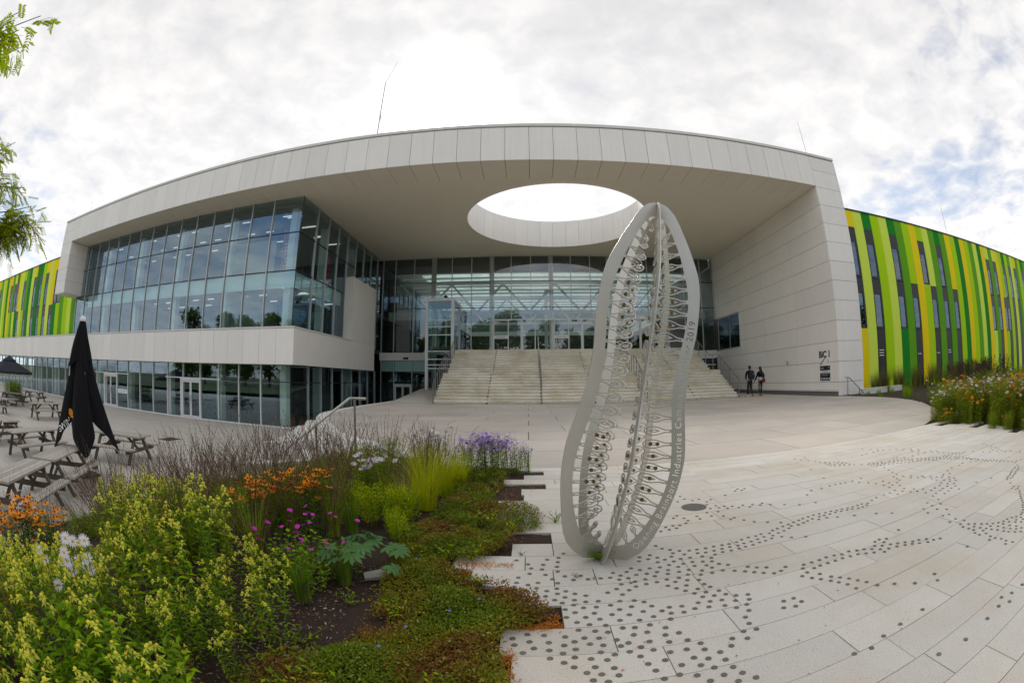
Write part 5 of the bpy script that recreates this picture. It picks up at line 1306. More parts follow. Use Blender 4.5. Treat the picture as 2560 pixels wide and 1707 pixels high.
mast('thin lightning rod near the left end of the white roof', -33.2, 18.4, 12.70, 14.0, .016)

# ------------------------------------------------------------------ things seen through the glass
def banner(label, x, y, z0, h_, w_, txt, rz):
    t = thing('banner', label, 'banner', (x, y, z0))
    n = 8
    P = [(-w_ / 2, 0, .1)] + [(w_ / 2, 0, .1), (w_ / 2, 0, h_ * .75)] + [(w_ / 2 - w_ * (k / n) ** 1.6, 0, h_ * .75 + h_ * .25 * (k / n) ** .7) for k in range(1, n)] + [(-w_ / 2, 0, h_)]
    lpart('flag', MB().add(P + [(a, .012, c) for a, b, c in P], [tuple(range(len(P))), tuple(range(len(P), 2 * len(P)))[::-1]] + [(i, len(P) + i, len(P) + (i + 1) % len(P), (i + 1) % len(P)) for i in range(len(P))]), 'red_cloth', t)
    lpart('pole', MB().tube([(-w_ / 2 - .02, .005, 0), (-w_ / 2 - .02, .005, h_)], .012, 6), 'alu', t)
    lpart('foot', MB().box(-.25, .25, -.15, .15, 0, .03), 'dark_trim', t)
    if txt:
        o = bpy.data.objects.new('lettering', textmesh(txt, .46, 'white_print', .001)); COL.objects.link(o); o.parent = t
        o.rotation_euler = (R(90), R(-90), 0); o.location = (.14, -.014, h_ * .42)
    t.rotation_euler.z = R(rz)
banner('red beach flag banner with white letters behind the upper glass corner', -12.98, 20.75, 6.62, 2.75, .62, 'FUJITSU', 0)
banner('red beach flag banner turned edge on behind the upper side glass', -12.3, 24.6, 6.62, 2.4, .6, '', 60)
def chair():
    t = thing('chair', 'dark chair in rows behind the lower corner glass', 'chair', (0, 0, 0), 'dark chairs in the room behind the lower glass')
    lpart('seat', MB().box(-.22, .22, -.22, .22, .43, .47), 'black', t); lpart('backrest', MB().obox((0, .24, .68), (1, 0, 0), (0, .98, .2), (0, -.2, .98), .21, .018, .19), 'black', t)
    for a in (-1, 1):
        for b in (-1, 1): lpart('leg', MB().tube([(a * .19, b * .19, 0), (a * .17, b * .17, .43)], .014, 5), 'rail_steel', t)
    return t
ch = chair(); q = 0
for j in range(3):
    for i in range(9):
        o = ch if q == 0 else copy_tree(ch)
        o.location = (-21.2 + i * .98 + .2 * j, 20.95 + j * 1.05, -1.254); o.rotation_euler.z = R(-90 + 12 * ((i * 5 + j) % 5 - 2)); q += 1
def tv(label, x, y, z, w_, h_, rz):
    t = thing('television', label, 'television', (x, y, z))
    lpart('screen', MB().box(-w_ / 2, w_ / 2, 0, .05, 0, h_), 'black', t); lpart('mount', MB().box(-.1, .1, .05, .16, h_ / 2 - .1, h_ / 2 + .1), 'dark_trim', t); t.rotation_euler.z = R(rz)
tv('black screen on the wall behind the lower corner glass', -15.4, 22.8, -.2, 2.0, 1.0, 0)
tv('black screen seen through the lower side glass', -12.9, 23.6, -.2, 1.7, .9, 90)
tv('black screen in the middle storey behind the glass', -27.6, 24.5, 3.95, 1.6, 1.0, 0)
# ------------------------------------------------------------------ trees
def leafcards(mb, n, rr, rad, c, size, mats, squash=1.0):
    for _ in range(n):
        while True:
            p = Vector((rr.uniform(-1, 1), rr.uniform(-1, 1), rr.uniform(-1, 1)))
            if p.length < 1 and p.length > .35 * rr.random(): break
        p = Vector((c[0] + p.x * rad, c[1] + p.y * rad, c[2] + p.z * rad * squash))
        d = Vector((rr.uniform(-1, 1), rr.uniform(-1, 1), rr.uniform(-.8, .5)))
        mb.mat(rr.choice(mats)).leaf(p, d, Vector((rr.uniform(-.6, .6), rr.uniform(-.6, .6), 1)), size * rr.uniform(.7, 1.3), size * .75 * rr.uniform(.7, 1.2))
crowns = []
for s_ in range(3):
    rr = random.Random(40 + s_); mb = MB()
    for k in range(16):
        t = rr.uniform(0, 2 * PI); h_ = rr.uniform(.05, 1.0); r_ = rr.uniform(0, 2.9) * math.sin(PI * min(.95, h_ * .8 + .12))
        leafcards(mb, 150, rr, rr.uniform(1.3, 2.2), (r_ * math.cos(t), r_ * math.sin(t), 2.0 + h_ * 9.6), .62, (0, 0, 1), .8)
    crowns.append(mb.mesh('crown', ['lf_dark', 'lf_green']))
tk = MB().tube([(0, 0, -.3), (.1, 0, 3), (0, .1, 7), (.1, 0, 10.5)], [.32, .26, .16, .05], 8)
for k in range(7):
    t = k * 2.4; tk.tube([(0, 0, 3 + k), (1.2 * math.cos(t), 1.2 * math.sin(t), 4.3 + k), (2.2 * math.cos(t), 2.2 * math.sin(t), 5.2 + k)], [.12, .07, .03], 5)
trunk_me = tk.mesh('trunk', 'bark')
rr = random.Random(9)
for i in range(36):
    x = -96 + i * 5.4 + rr.uniform(-1.5, 1.5); y = -56 + rr.uniform(-6, 6)
    s_ = rr.uniform(.85, 1.25)
    t = thing('park_tree', 'leafy green tree in the row seen mirrored in the glass front', 'tree', (x, y, -1.42), 'trees across the road mirrored in the glass')
    for nm, me in (('trunk', trunk_me), ('crown', crowns[i % 3])):
        o = bpy.data.objects.new(nm, me); COL.objects.link(o); o.parent = t
    t.scale = (s_ * 1.4, s_ * 1.4, s_ * 1.4); t.rotation_euler.z = rr.uniform(0, 6)
# the feathery tree at the left edge: trunk just out of the picture, sprays of small leaflets reaching in
T = thing('locust_tree', 'feathery light green tree leaning in from the left edge', 'tree', (-6.9, .75, -1.3))
part('trunk', MB().tube([(-6.9, .75, -1.4), (-6.9, .7, .6), (-6.95, .55, 1.6), (-7.1, .1, 3.0), (-7.4, -.5, 5.2), (-7.7, -1.2, 6.6)], [.13, .11, .09, .075, .05, .02], 9), 'bark', T)
rt = random.Random(21)
crown = MB(); twig = MB()
def spray(start, end, n, scale, mats, drop=.5, sub=3, lw=.52, t0=.55):
    a, b = Vector(start), Vector(end)
    def line(a, b, sag, k=6):
        return [a.lerp(b, i / k) + Vector((0, 0, -sag * (i / k) ** 2)) + Vector((rt.uniform(-1, 1), rt.uniform(-1, 1), rt.uniform(-1, 1))) * .02 * scale for i in range(k + 1)]
    pts = line(a, b, .06); L = (b - a).length
    twig.tube(pts, [.010 * scale * (1 - .8 * i / 6) + .0015 for i in range(7)], 5)
    for q in range(n):
        t = rt.uniform(t0, 1.0); p = pts[0].lerp(pts[-1], t) + Vector((0, 0, -.06 * t * t))
        d = ((b - a).normalized() * .7 + Vector((rt.uniform(-1, 1), rt.uniform(-1, 1), rt.uniform(-1.0, .5)))).normalized()
        l = scale * rt.uniform(.12, .24); e = p + d * l + Vector((0, 0, -drop * l * .5))
        twig.tube([p, p.lerp(e, .5) + Vector((0, 0, .02 * scale)), e], [.002 * scale, .0015 * scale, .0008 * scale], 4)
        for f in range(sub):
            m_ = p.lerp(e, (f + .5) / sub); fd = (d + Vector((rt.uniform(-1, 1), rt.uniform(-1, 1), rt.uniform(-1.3, .4)))).normalized(); fl = scale * rt.uniform(.08, .15)
            tip = m_ + fd * fl + Vector((0, 0, -.25 * fl))
            twig.tube([m_, tip], [.0012 * scale, .0007 * scale], 3)
            nl = 7; sd = fd.cross(Vector((0, 0, 1))).normalized()
            for i in range(nl):
                c = m_.lerp(tip, (i + .6) / nl)
                for s_ in (-1, 1):
                    crown.mat(rt.choice(mats)).leaf(c, sd * s_ + fd * .55, Vector((0, 0, 1)), scale * rt.uniform(.032, .05), scale * .034 * lw, .1)
def dirp(v, d): return (v[0] * d, v[1] * d, 1.25 + v[2] * d)
for v, n, sc in (((-.909, .308, .28), 26, 1.15), ((-.897, .350, .268), 22, 1.1), ((-.925, .290, .25), 16, 1.1), ((-.905, .325, .30), 14, 1.1), ((-.918, .300, .262), 16, 1.1)):
    spray((-6.95, .75, 2.6), dirp(v, 6.0), int(n * 1.7), sc * 1.25, (1, 1, 2, 0))
for v, n in (((-.893, .225, .394), 12), ((-.904, .262, .345), 10), ((-.900, .285, .325), 9), ((-.905, .21, .38), 7), ((-.915, .25, .33), 8)):
    spray((-7.0, .5, 3.2), dirp(v, 6.0), int(n * 2.0), 1.15, (0, 1, 2))
for v, n in (((-.849, .095, .518), 9), ((-.855, .075, .50), 7), ((-.836, .115, .53), 6)):
    spray((-7.0, -.4, 4.3), dirp(v, 5.8), int(n * 2.0), 1.1, (0, 1, 2), t0=.7)
for v, n in (((-.828, .045, .56), 9), ((-.832, .078, .552), 8), ((-.822, .05, .575), 6), ((-.803, .11, .588), 5)):
    spray((-5.6, -1.0, 3.3), dirp(v, 4.3), n * 2, 1.3, (0, 1, 2), sub=2, lw=.6, t0=.7)
tag(part('crown', crown, ['lf_bright', 'lf_lime', 'lf_bright'], T), kind='stuff')
tag(part('twig', twig, 'bark', T), kind='stuff')
part('branch', MB().tube([(-6.85, .8, .8), (-6.6, -.2, 2.2), (-5.6, -1.0, 3.3)], [.07, .05, .012], 6), 'bark', T)
# ------------------------------------------------------------------ planting
def V(*a): return Vector(a)
def stem_pts(rr, x, y, h, lean, n=4):
    a = rr.uniform(0, 2 * PI); dx, dy = math.cos(a) * lean, math.sin(a) * lean
    return [V(x + dx * (i / n) ** 1.6, y + dy * (i / n) ** 1.6, h * i / n) for i in range(n + 1)]
def herb(seed, h=.62, ns=9, rad=.15, heads=1.0, big=1.0, bare=.14):
    """bushy herb: opposite lance leaves, rings of pale bracts and round yellow-green buttons on top. materials: 0 stem 1 leaf 2 leaf2 3 bract 4 button"""
    rr = random.Random(seed); a = MB(); b = MB()
    for s_ in range(ns):
        t = rr.uniform(0, 2 * PI); r_ = rad * math.sqrt(rr.random()); x, y = r_ * math.cos(t), r_ * math.sin(t)
        hh = h * rr.uniform(.72, 1.08); P = stem_pts(rr, x, y, hh, rr.uniform(.02, .12))
        a.mat(0).tube(P, [.0028, .0026, .0022, .0018, .0014], 3, False)
        nl = 11
        for i in range(nl):
            u = bare + (.94 - bare) * i / nl; p = P[0].lerp(P[4], u); k = min(3, int(u * 4)); p = P[k].lerp(P[k + 1], u * 4 - k)
            az_ = i * 1.57 + rr.uniform(-.5, .5)
            for q in (0, PI):
                d = V(math.cos(az_ + q), math.sin(az_ + q), rr.uniform(-.25, .45))
                a.mat(rr.choice((1, 1, 2))).leaf(p, d, V(0, 0, 1), rr.uniform(.035, .062) * big, rr.uniform(.013, .021) * big, .2)
        if rr.random() > heads: continue
        for w in range(rr.choice((3, 4, 4, 5))):
            top = P[4] if w == 0 else P[3].lerp(P[4], rr.uniform(.1, .9))
            q = top + V(rr.uniform(-.045, .045), rr.uniform(-.045, .045), rr.uniform(-.01, .04)) * (0 if w == 0 else 1)
            if w: a.mat(0).tube([top, q], .0014, 3, False)
            for i in range(5):
                t2 = i * 1.257 + rr.random()
                b.mat(0).leaf(q - V(0, 0, .004), V(math.cos(t2), math.sin(t2), rr.uniform(-.7, .0)), V(0, 0, 1), rr.uniform(.020, .034), rr.uniform(.010, .015), .2)
            r2 = rr.uniform(.0075, .0105)
            b.mat(1).lathe([(r2 * .55, -r2 * .5), (r2, 0), (r2 * .8, r2 * .6), (r2 * .25, r2 * .95)], 6, tuple(q + V(0, 0, .004)), True)
    return a.mesh('foliage', ['stem_green', 'lf_green', 'lf_bright'] if seed != 103 else ['stem_brown', 'lf_olive', 'lf_green']), b.mesh('flower_heads', ['bract', 'button'])
def grass(seed, h, n, rad, mats, w=.004, lean=.35, seg=5, up=1.0):
    rr = random.Random(seed); a = MB()
    for i in range(n):
        t = rr.uniform(0, 2 * PI); r_ = rad * math.sqrt(rr.random()); l = h * rr.uniform(.55, 1.1); ln = lean * rr.uniform(.2, 1.2) * h
        dx, dy = math.cos(t + rr.uniform(-.6, .6)), math.sin(t + rr.uniform(-.6, .6))
        P = [V(r_ * math.cos(t) + dx * ln * (k / seg) ** 2, r_ * math.sin(t) + dy * ln * (k / seg) ** 2, l * (k / seg) * (1 - .25 * lean * (k / seg) ** 2)) for k in range(seg + 1)]
        a.mat(rr.randrange(len(mats))).blade(P, w * rr.uniform(.7, 1.3))
    return a.mesh('blades', mats)
def seedstems(seed, h, n, lean, spread=.06, side=0.0, dense=1.0):
    """tall thin stems with narrow dark seed spikes. materials 0 stem 1 spike"""
    rr = random.Random(seed); a = MB()
    for i in range(n):
        t = rr.uniform(0, 2 * PI); l = h * rr.uniform(.65, 1.05); ln = lean * rr.uniform(.15, 1.0) * h
        dx, dy = math.cos(t) + side, math.sin(t)
        x, y = spread * math.cos(t), spread * math.sin(t)
        P = [V(x + dx * ln * (k / 6) ** 1.7, y + dy * ln * (k / 6) ** 1.7, l * k / 6) for k in range(7)]
        a.mat(0).tube(P, [.0021, .0019, .0017, .0015, .0013, .0011, .0008], 3, False)
        ns = int(14 * dense)
        for k in range(ns):
            u = .68 + .32 * k / ns; j = min(5, int(u * 6)); p = P[j].lerp(P[j + 1], u * 6 - j); d = (P[j + 1] - P[j]).normalized()
            s_ = V(rr.uniform(-1, 1), rr.uniform(-1, 1), rr.uniform(-.3, .6))
            a.mat(1).leaf(p, d * 1.5 + s_ * .6, s_.cross(d), rr.uniform(.018, .034) * (1.15 - .5 * (u - .68) / .32), .0058, .05)
    return a.mesh('stems', ['stem_brown', 'seed_brown'])
def flower(np_, L, W, cr, ch, droop, mp, mc, seed=0):
    rr = random.Random(seed); a = MB()
    for i in range(np_):
        t = 2 * PI * i / np_ + rr.uniform(-.08, .08)
        d = V(math.cos(t), math.sin(t), -droop + rr.uniform(-.1, .1)); s_ = V(-math.sin(t), math.cos(t), 0)
        l = L * rr.uniform(.88, 1.08); p0 = d * (cr * .6); p1 = d * (l * .6); p2 = d * l
        a.mat(0).add([p0 - s_ * W * .3, p0 + s_ * W * .3, p1 + s_ * W * .5, p2 + s_ * W * .2, p2 - s_ * W * .2, p1 - s_ * W * .5], [(0, 1, 2, 5), (5, 2, 3, 4)])
    a.mat(1).lathe([(cr, 0), (cr * .95, ch * .5), (cr * .45, ch)], 7, (0, 0, 0), True)
    return a.mesh('flower', [mp, mc])
def bush(seed, h, ns, rad, leaf_l, leaf_w, mats, per=10, upl=.6, lean=.12, bare=.12):
    rr = random.Random(seed); a = MB(); tips = []
    for s_ in range(ns):
        t = rr.uniform(0, 2 * PI); r_ = rad * math.sqrt(rr.random()); hh = h * rr.uniform(.7, 1.05)
        P = stem_pts(rr, r_ * math.cos(t), r_ * math.sin(t), hh, rr.uniform(.02, lean)); tips.append(P[4])
        a.mat(0).tube(P, [.0026, .0024, .002, .0016, .0010], 3, False)
        for i in range(per):
            u = bare + (.98 - bare) * i / per; k = min(3, int(u * 4)); p = P[k].lerp(P[k + 1], u * 4 - k); az_ = i * 2.4 + rr.uniform(-.6, .6)
            a.mat(rr.randrange(1, len(mats))).leaf(p, V(math.cos(az_), math.sin(az_), upl + rr.uniform(-.5, .3)), V(0, 0, 1), leaf_l * rr.uniform(.7, 1.2), leaf_w * rr.uniform(.8, 1.2), .15)
    return a.mesh('foliage', mats), tips
def palmate(seed, L):
    """one big leaf of seven toothed leaflets"""
    rr = random.Random(seed); a = MB()
    for i in range(7):
        t = (i - 3) * .62; l = L * (1 - .07 * abs(i - 3)) * rr.uniform(.92, 1.05); w = L * .30
        d = V(math.cos(t), math.sin(t), -.05 - .10 * abs(i - 3) / 3); s_ = V(-math.sin(t), math.cos(t), 0); up_ = V(0, 0, 1)
        P = [V(0, 0, 0)]
        L1 = []; R1 = []
        prof = [(.25, .22), (.45, .42), (.58, .50), (.66, .40), (.74, .46), (.82, .26), (.9, .20)]
        for u, q in prof:
            L1.append(d * l * u + s_ * w * q + up_ * (.12 * w * q - .10 * l * u * u)); R1.append(d * l * u - s_ * w * q + up_ * (.12 * w * q - .10 * l * u * u))
        C = [d * l * u + up_ * (-.02 * w - .10 * l * u * u) for u, q in prof]
        tip = d * l + up_ * (-.12 * l)
        n = len(prof); vs = P + C + L1 + R1 + [tip]
        fs = [(0, 1, n + 1), (0, 2 * n + 1, 1)]
        for k in range(n - 1): fs += [(1 + k, 2 + k, n + 2 + k, n + 1 + k), (1 + k, 2 * n + 1 + k, 2 * n + 2 + k, 2 + k)]
        fs += [(n, 3 * n + 1, 2 * n), (n, 3 * n, 3 * n + 1)]
        a.add(vs, fs)
    a.tube([(0, 0, 0), (-L * .25, 0, -L * .18), (-L * .35, 0, -L * .75)], .0035, 4)
    return a.mesh('leaf', 'lf_blue')
def plant(name, label, cat, group, x, y, z, parts, rz=0, sc=1.0, sz=None):
    o = bpy.data.objects.new(name, None); COL.objects.link(o); o.location = (x, y, z); o.rotation_euler = (0, 0, rz); o.scale = (sc, sc, sz or sc)
    tag(o, label, cat, group)
    for nm, me in parts:
        c = bpy.data.objects.new(nm, me); COL.objects.link(c); c.parent = o; c['kind'] = 'stuff'
    return o
def heads(o, me, pts, name='flower', tilt=.5, rr=None, sc=1.0):
    for p in pts:
        c = bpy.data.objects.new(name, me); COL.objects.link(c); c.parent = o; c.location = p
        c.rotation_euler = (rr.uniform(-tilt, tilt), rr.uniform(-tilt, tilt), rr.uniform(0, 6.3)); k = sc * rr.uniform(.85, 1.15); c.scale = (k, k, k)
pr = random.Random(77)
# --- the yellow-green button herbs that fill the lower left
HB = [herb(100, .62, 8), herb(101, .58, 6, .16, .8, 1.1, .25), herb(102, .60, 8, .15, .35, 1.35), herb(103, .66, 6, .15, .9, .9, .45), herb(104, .52, 8, .15, .12, 1.5), herb(105, .64, 8, .16, .75, 1.15)]
hn = 0; tries = 0; placed = []
MULCH = [(-1.5, 2.2), (-1.14, 2.49), (-.9, 2.3), (-.80, 1.8), (-.85, 1.3), (-1.0, 1.12), (-1.05, 1.3), (-1.20, 1.7)]
def herb_h(x, y):
    return 1.0
while hn < 295 and tries < 9000:
    tries += 1
    x, y = pr.uniform(-5.9, -1.02), pr.uniform(-.75, 3.1)
    if inpoly(x, y, MULCH) or not inpoly(x, y, GPOLY): continue
    if x > -1.12 and y > .85: continue
    if x > -1.0 and y > .45: continue
    if y > 1.95 + (-x - 1.5) * .55: continue
    if -4.9 < x < -3.75 and y > .85: continue
    if math.hypot(x, y) < .85: continue
    d = math.hypot(x, y); md = .14 if d < 2.2 else .19
    if any((x - a) ** 2 + (y - b) ** 2 < md * md for a, b in placed): continue
    az_ = math.degrees(math.atan2(x, y)); sl = .345 if az_ < -56 else (.215 if az_ < -43 else (.26 if az_ < -36 else .33))
    hmax = 1.25 - sl * d - gz(x, y)
    if hmax < .22: continue
    vi = pr.choice((0, 1, 0, 3, 4, 5, 5, 3, 2) if d > 1.9 else (0, 1, 2, 0, 4, 5, 5, 3)); placed.append((x, y)); f, b = HB[vi]
    s_ = pr.uniform(.72, .95) if d < 1.7 else pr.uniform(.92, 1.15)
    if -2.95 < x < -2.1 and 1.35 < y < 2.1: s_ *= 1.12
    if x > -1.6 and y > .9: s_ *= .62
    s_ = min(s_, hmax / .66)
    plant('button_herb', 'bushy green herb topped with many pale yellow buttons at lower left of the bed' if vi not in (2, 4) else 'broad leaved bright green herb with few yellow buttons at lower left', 'plant', 'yellow button herbs in the garden bed' if vi not in (2, 4) else 'leafy green herbs in the garden bed', x, y, gz(x, y) - .02, [('foliage', f), ('flower_head', b)], pr.uniform(0, 6.3), s_)
    hn += 1
# --- dark tall grasses with brown seed spikes
SS_ = [seedstems(200 + i, 1.0, 40, .50, side=.35 * (i - 1)) for i in range(3)]
GB = [grass(210 + i, .60, 110, .07, ['stem_green', 'lf_olive', 'lf_bright'], .0045, .34) for i in range(2)]
MOL = [(-1.82, 2.42, 1.0), (-1.86, 3.02, .96), (-1.55, 3.18, .98), (-1.62, 3.72, .92), (-1.42, 4.2, .92), (-1.10, 5.3, .72), (-2.22, 2.12, .86), (-2.12, 1.75, .85), (-2.6, 1.72, .9), (-2.12, 2.42, .92),
       (-2.5, 2.5, .92), (-2.15, 3.2, .98), (-2.4, 3.5, .95), (-2.0, 3.9, .95), (-1.8, 4.5, .85), (-2.9, 2.9, .95), (-3.2, 2.3, .95), (-2.8, 4.2, .95), (-3.4, 3.2, 1.0), (-1.7, 5.1, .8), (-2.2, 4.9, .85), (-3.9, 2.5, .9), (-5.2, 1.6, .95), (-5.6, 2.4, .95), (-1.35, 5.9, .7), (-4.6, 2.9, .95), (-2.6, 5.6, .85), (-3.5, 4.6, .95)]
for i, (x, y, s_) in enumerate(MOL):
    plant('ornamental_grass', 'tall brown ornamental grass with thin dark seed spikes behind the flowers', 'grass plant', 'tall brown grasses in the garden bed', x, y, gz(x, y) - .02, [('stem', SS_[i % 3]), ('blade', GB[i % 2])], pr.uniform(0, 6.3), s_)
FL_ = [bush(410 + i, .34, 16, .16, .060, .017, ['stem_green', 'lf_green', 'lf_bright', 'lf_olive'], 10, .35, .14, .05)[0] for i in range(3)]
fr_ = random.Random(31); nf = 0
while nf < 110:
    x, y = fr_.uniform(-6.4, -1.5), fr_.uniform(1.9, 7.4)
    if not inpoly(x, y, GPOLY) or not inpoly(x - .12, y + .1, GPOLY) or y < 2.3 + (-x - 1.9) * .15: continue
    if -2.3 < x < -1.55 and y < 3.4: continue
    plant('leafy_filler', 'low leafy green plant among the brown grasses by the court', 'plant', 'low leafy plants among the brown grasses', x, y, gz(x, y) - .02, [('foliage', FL_[nf % 3])], fr_.uniform(0, 6.3), fr_.uniform(.7, 1.25)); nf += 1
for i in range(26):
    x, y = fr_.uniform(-6.2, -2.3), fr_.uniform(2.6, 6.6)
    if not inpoly(x, y, GPOLY): continue
    plant('ornamental_grass', 'tall brown ornamental grass with thin dark seed spikes behind the flowers', 'grass plant', 'tall brown grasses in the garden bed', x, y, gz(x, y) - .02, [('stem', SS_[i % 3]), ('blade', GB[i % 2])], fr_.uniform(0, 6.3), fr_.uniform(.75, 1.0))
# --- bright lime grass
LG = [grass(230 + i, .60, 420, .10, ['lf_lime', 'lf_lime', 'lf_bright'], .0040, .55) for i in range(2)]
LS = seedstems(240, .78, 22, .30, .05, dense=.8)
for i, (x, y, s_) in enumerate(((-.98, 4.15, .95), (-1.12, 4.55, 1.02), (-.92, 4.72, .95), (-1.22, 5.05, 1.0), (-.82, 5.15, .8), (-1.12, 3.85, .7))):
    plant('lime_grass', ('bright lime green grass in a fine arching clump beside the purple asters', 'grass plant')[0], 'grass plant', 'lime green grasses', x, y, -.01, [('blade', LG[i % 2]), ('stem', LS)], pr.uniform(0, 6.3), s_)
FG = grass(250, .34, 150, .05, ['lf_green', 'stem_green'], .0046, .30)
for (x, y, s_, lab) in ((-1.24, 2.02, .95, 'small dark green grass tuft standing alone in the bare mulch'), (-1.10, 2.33, .85, 'small dark green grass tuft right in front of the big lobed leaves'), (-1.42, 3.28, 1.0, 'dark green grass tuft at the foot of the lime shrub')):
    plant('grass_tuft', lab, 'grass plant', 'dark green grass tufts', x, y, -.01, [('blade', FG)], pr.uniform(0, 6.3), s_)
# --- lime leafy shrubs
AM = [bush(260 + i, .40, 20, .12, .060, .012, ['stem_green', 'lf_bright', 'lf_lime', 'lf_bright'], 20, .7)[0] for i in range(2)]
for i, (x, y, s_) in enumerate(((-1.38, 3.5, .85), (-1.12, 3.62, .9), (-1.26, 3.72, .9), (-1.02, 3.72, .8), (-1.5, 3.72, .85), (-1.08, 3.35, .6), (-.98, 3.2, .62))):
    plant('lime_shrub', 'low lime green shrub with narrow upright leaves in the middle of the bed', 'plant', 'low lime green shrubs', x, y, -.01, [('foliage', AM[i % 2])], pr.uniform(0, 6.3), s_)
# --- orange coneflowers
RF = flower(10, .036, .016, .0075, .011, .12, 'petal_orange', 'cone_dark', 3)
RB_ = [bush(270 + i, .52, 30, .17, .055, .018, ['stem_green', 'lf_green', 'lf_dark'], 9, .2, .10) for i in range(2)]
def coneflower(x, y, s_, lab, n, z=None, grp='orange coneflowers'):
    f, tips = RB_[int(abs(x * 10)) % 2]
    o = plant('coneflower', lab, 'plant', grp, x, y, gz(x, y) - .02 if z is None else z, [('foliage', f)], pr.uniform(0, 6.3), s_)
    pts = []
    for i in range(n):
        t = tips[i % len(tips)]; pts.append((t.x + (pr.uniform(-.05, .05) if i >= len(tips) else 0), t.y + (pr.uniform(-.05, .05) if i >= len(tips) else 0), t.z + .004 - (pr.uniform(0, .12) if i >= len(tips) else 0)))
    heads(o, RF, pts, tilt=.35, rr=pr)
    return o
for (x, y, s_, lab) in ((-2.02, 2.92, .98, 'left clump of orange coneflowers in the middle of the bed'), (-1.86, 3.06, 1.02, 'densest clump of orange coneflowers in the middle of the bed'), (-1.72, 3.16, 1.02, 'right clump of orange coneflowers in the middle of the bed'), (-2.12, 2.78, .85, 'small low clump of orange coneflowers at the left of the middle group')):
    coneflower(x, y, s_, lab, 34)
for (x, y, s_, lab) in ((-4.42, 1.22, 1.0, 'clump of orange coneflowers nearest the left edge'), (-4.3, 1.45, 1.02, 'full clump of orange coneflowers left of the picnic table leg'), (-4.05, 1.52, .95, 'clump of orange coneflowers right of the others at the left edge'), (-4.0, 1.78, .85, 'low sparse clump of orange coneflowers at the right of the left group')):
    coneflower(x, y, s_ * 1.22, lab, 40)
# --- white and purple daisies
WF = flower(15, .038, .011, .0075, .006, .05, 'petal_white', 'cone_yellow', 4)
WB = [bush(280 + i, .52, 26, .14, .055, .015, ['stem_green', 'lf_green', 'lf_bright'], 11, .3, .12) for i in range(2)]
def daisy(x, y, s_, lab, n, fs=1.0, z=None):
    f, tips = WB[int(abs(x * 10)) % 2]
    o = plant('white_daisy', lab, 'plant', 'white daisies', x, y, gz(x, y) - .02 if z is None else z, [('foliage', f)], pr.uniform(0, 6.3), s_)
    heads(o, WF, [(tips[i % len(tips)].x + (0 if i < len(tips) else pr.uniform(-.06, .06)), tips[i % len(tips)].y + (0 if i < len(tips) else pr.uniform(-.06, .06)), tips[i % len(tips)].z + .005 - (0 if i < len(tips) else pr.uniform(0, .08))) for i in range(n)], tilt=.55, rr=pr, sc=fs)
    return o
daisy(-1.68, 4.35, .95, 'white daisies under the handrail, left part of the clump', 26, 1.0)
daisy(-1.52, 4.55, .98, 'white daisies under the handrail, right part of the clump', 26, 1.0)
daisy(-1.25, 5.75, 1.22, 'tall white daisies above the lime green grass', 30, .95)
daisy(-4.6, 1.75, 1.25, 'white daisies behind the orange flowers at the left edge', 24, 1.0)
sd = bpy.data.objects.new('daisy_plant', None); COL.objects.link(sd); sd.location = (-2.02, .78, -.02); tag(sd, 'large white daisies with yellow centres scattered over the herbs at lower left', 'plant')
BF = flower(18, .030, .0062, .0070, .005, .02, 'petal_white', 'cone_yellow', 6)
for (px_, py_, z_) in [(-2.147, 0.825, 0.406), (-2.023, 0.799, 0.404), (-2.105, 0.927, 0.336), (-1.634, 0.755, 0.571), (-1.632, 0.76, 0.535), (-1.74, 0.824, 0.44), (-1.698, 0.908, 0.492), (-1.697, 0.908, 0.439), (-1.663, 0.688, 0.443), (-1.942, 0.98, 0.193), (-1.624, 0.776, 0.627), (-1.722, 0.861, 0.569), (-1.584, 0.854, 0.614), (-2.054, 1.035, 0.343), (-1.816, 0.952, 0.411)]:
    x, y = px_ + 2.02, py_ - .78
    c = bpy.data.objects.new('flower', BF); COL.objects.link(c); c.parent = sd; c.location = (x, y, z_ + .02)
    d_ = Vector((-px_, -py_, 1.25 - z_)).normalized(); d_ = (d_ + Vector((pr.uniform(-.5, .5), pr.uniform(-.5, .5), .5))).normalized()
    c.rotation_euler = d_.to_track_quat('Z', 'Y').to_euler()
    st_ = bpy.data.objects.new('stem', MB().tube([(x, y, 0), (x, y, z_ * .6), (x, y, z_ + .018)], .002, 4).mesh('stem', 'stem_green')); COL.objects.link(st_); st_.parent = sd
PF = flower(10, .019, .009, .0045, .004, .0, 'petal_purple', 'cone_yellow', 5)
PB_ = [bush(290 + i, .50, 44, .19, .045, .014, ['stem_green', 'lf_green', 'lf_bright'], 22, .3, .16, .03) for i in range(2)]
def aster(x, y, s_, lab, n, z=-.01):
    f, tips = PB_[int(abs(x * 10)) % 2]
    o = plant('purple_aster', lab, 'plant', 'purple asters', x, y, z, [('foliage', f)], pr.uniform(0, 6.3), s_)
    mb = MB()
    fl = MB()
    pts = [(tips[i % len(tips)] + V(pr.uniform(-.06, .06), pr.uniform(-.06, .06), pr.uniform(-.10, .02))) for i in range(n)]
    heads(o, PF, pts[:40], tilt=.6, rr=pr, sc=1.15)
    for p in pts[40:]:
        e_ = V(pr.uniform(-.5, .5), pr.uniform(-.5, .5), 1).normalized()
        for k in range(7):
            t = k * .9; d = V(math.cos(t), math.sin(t), .15); fl.leaf(p, d, e_, .020, .011, .1)
    c = bpy.data.objects.new('flower', fl.mesh('flower', 'petal_purple')); COL.objects.link(c); c.parent = o; c['kind'] = 'stuff'
aster(-.62, 5.72, 1.12, 'dense purple asters at the corner of the bed by the plaza', 260)
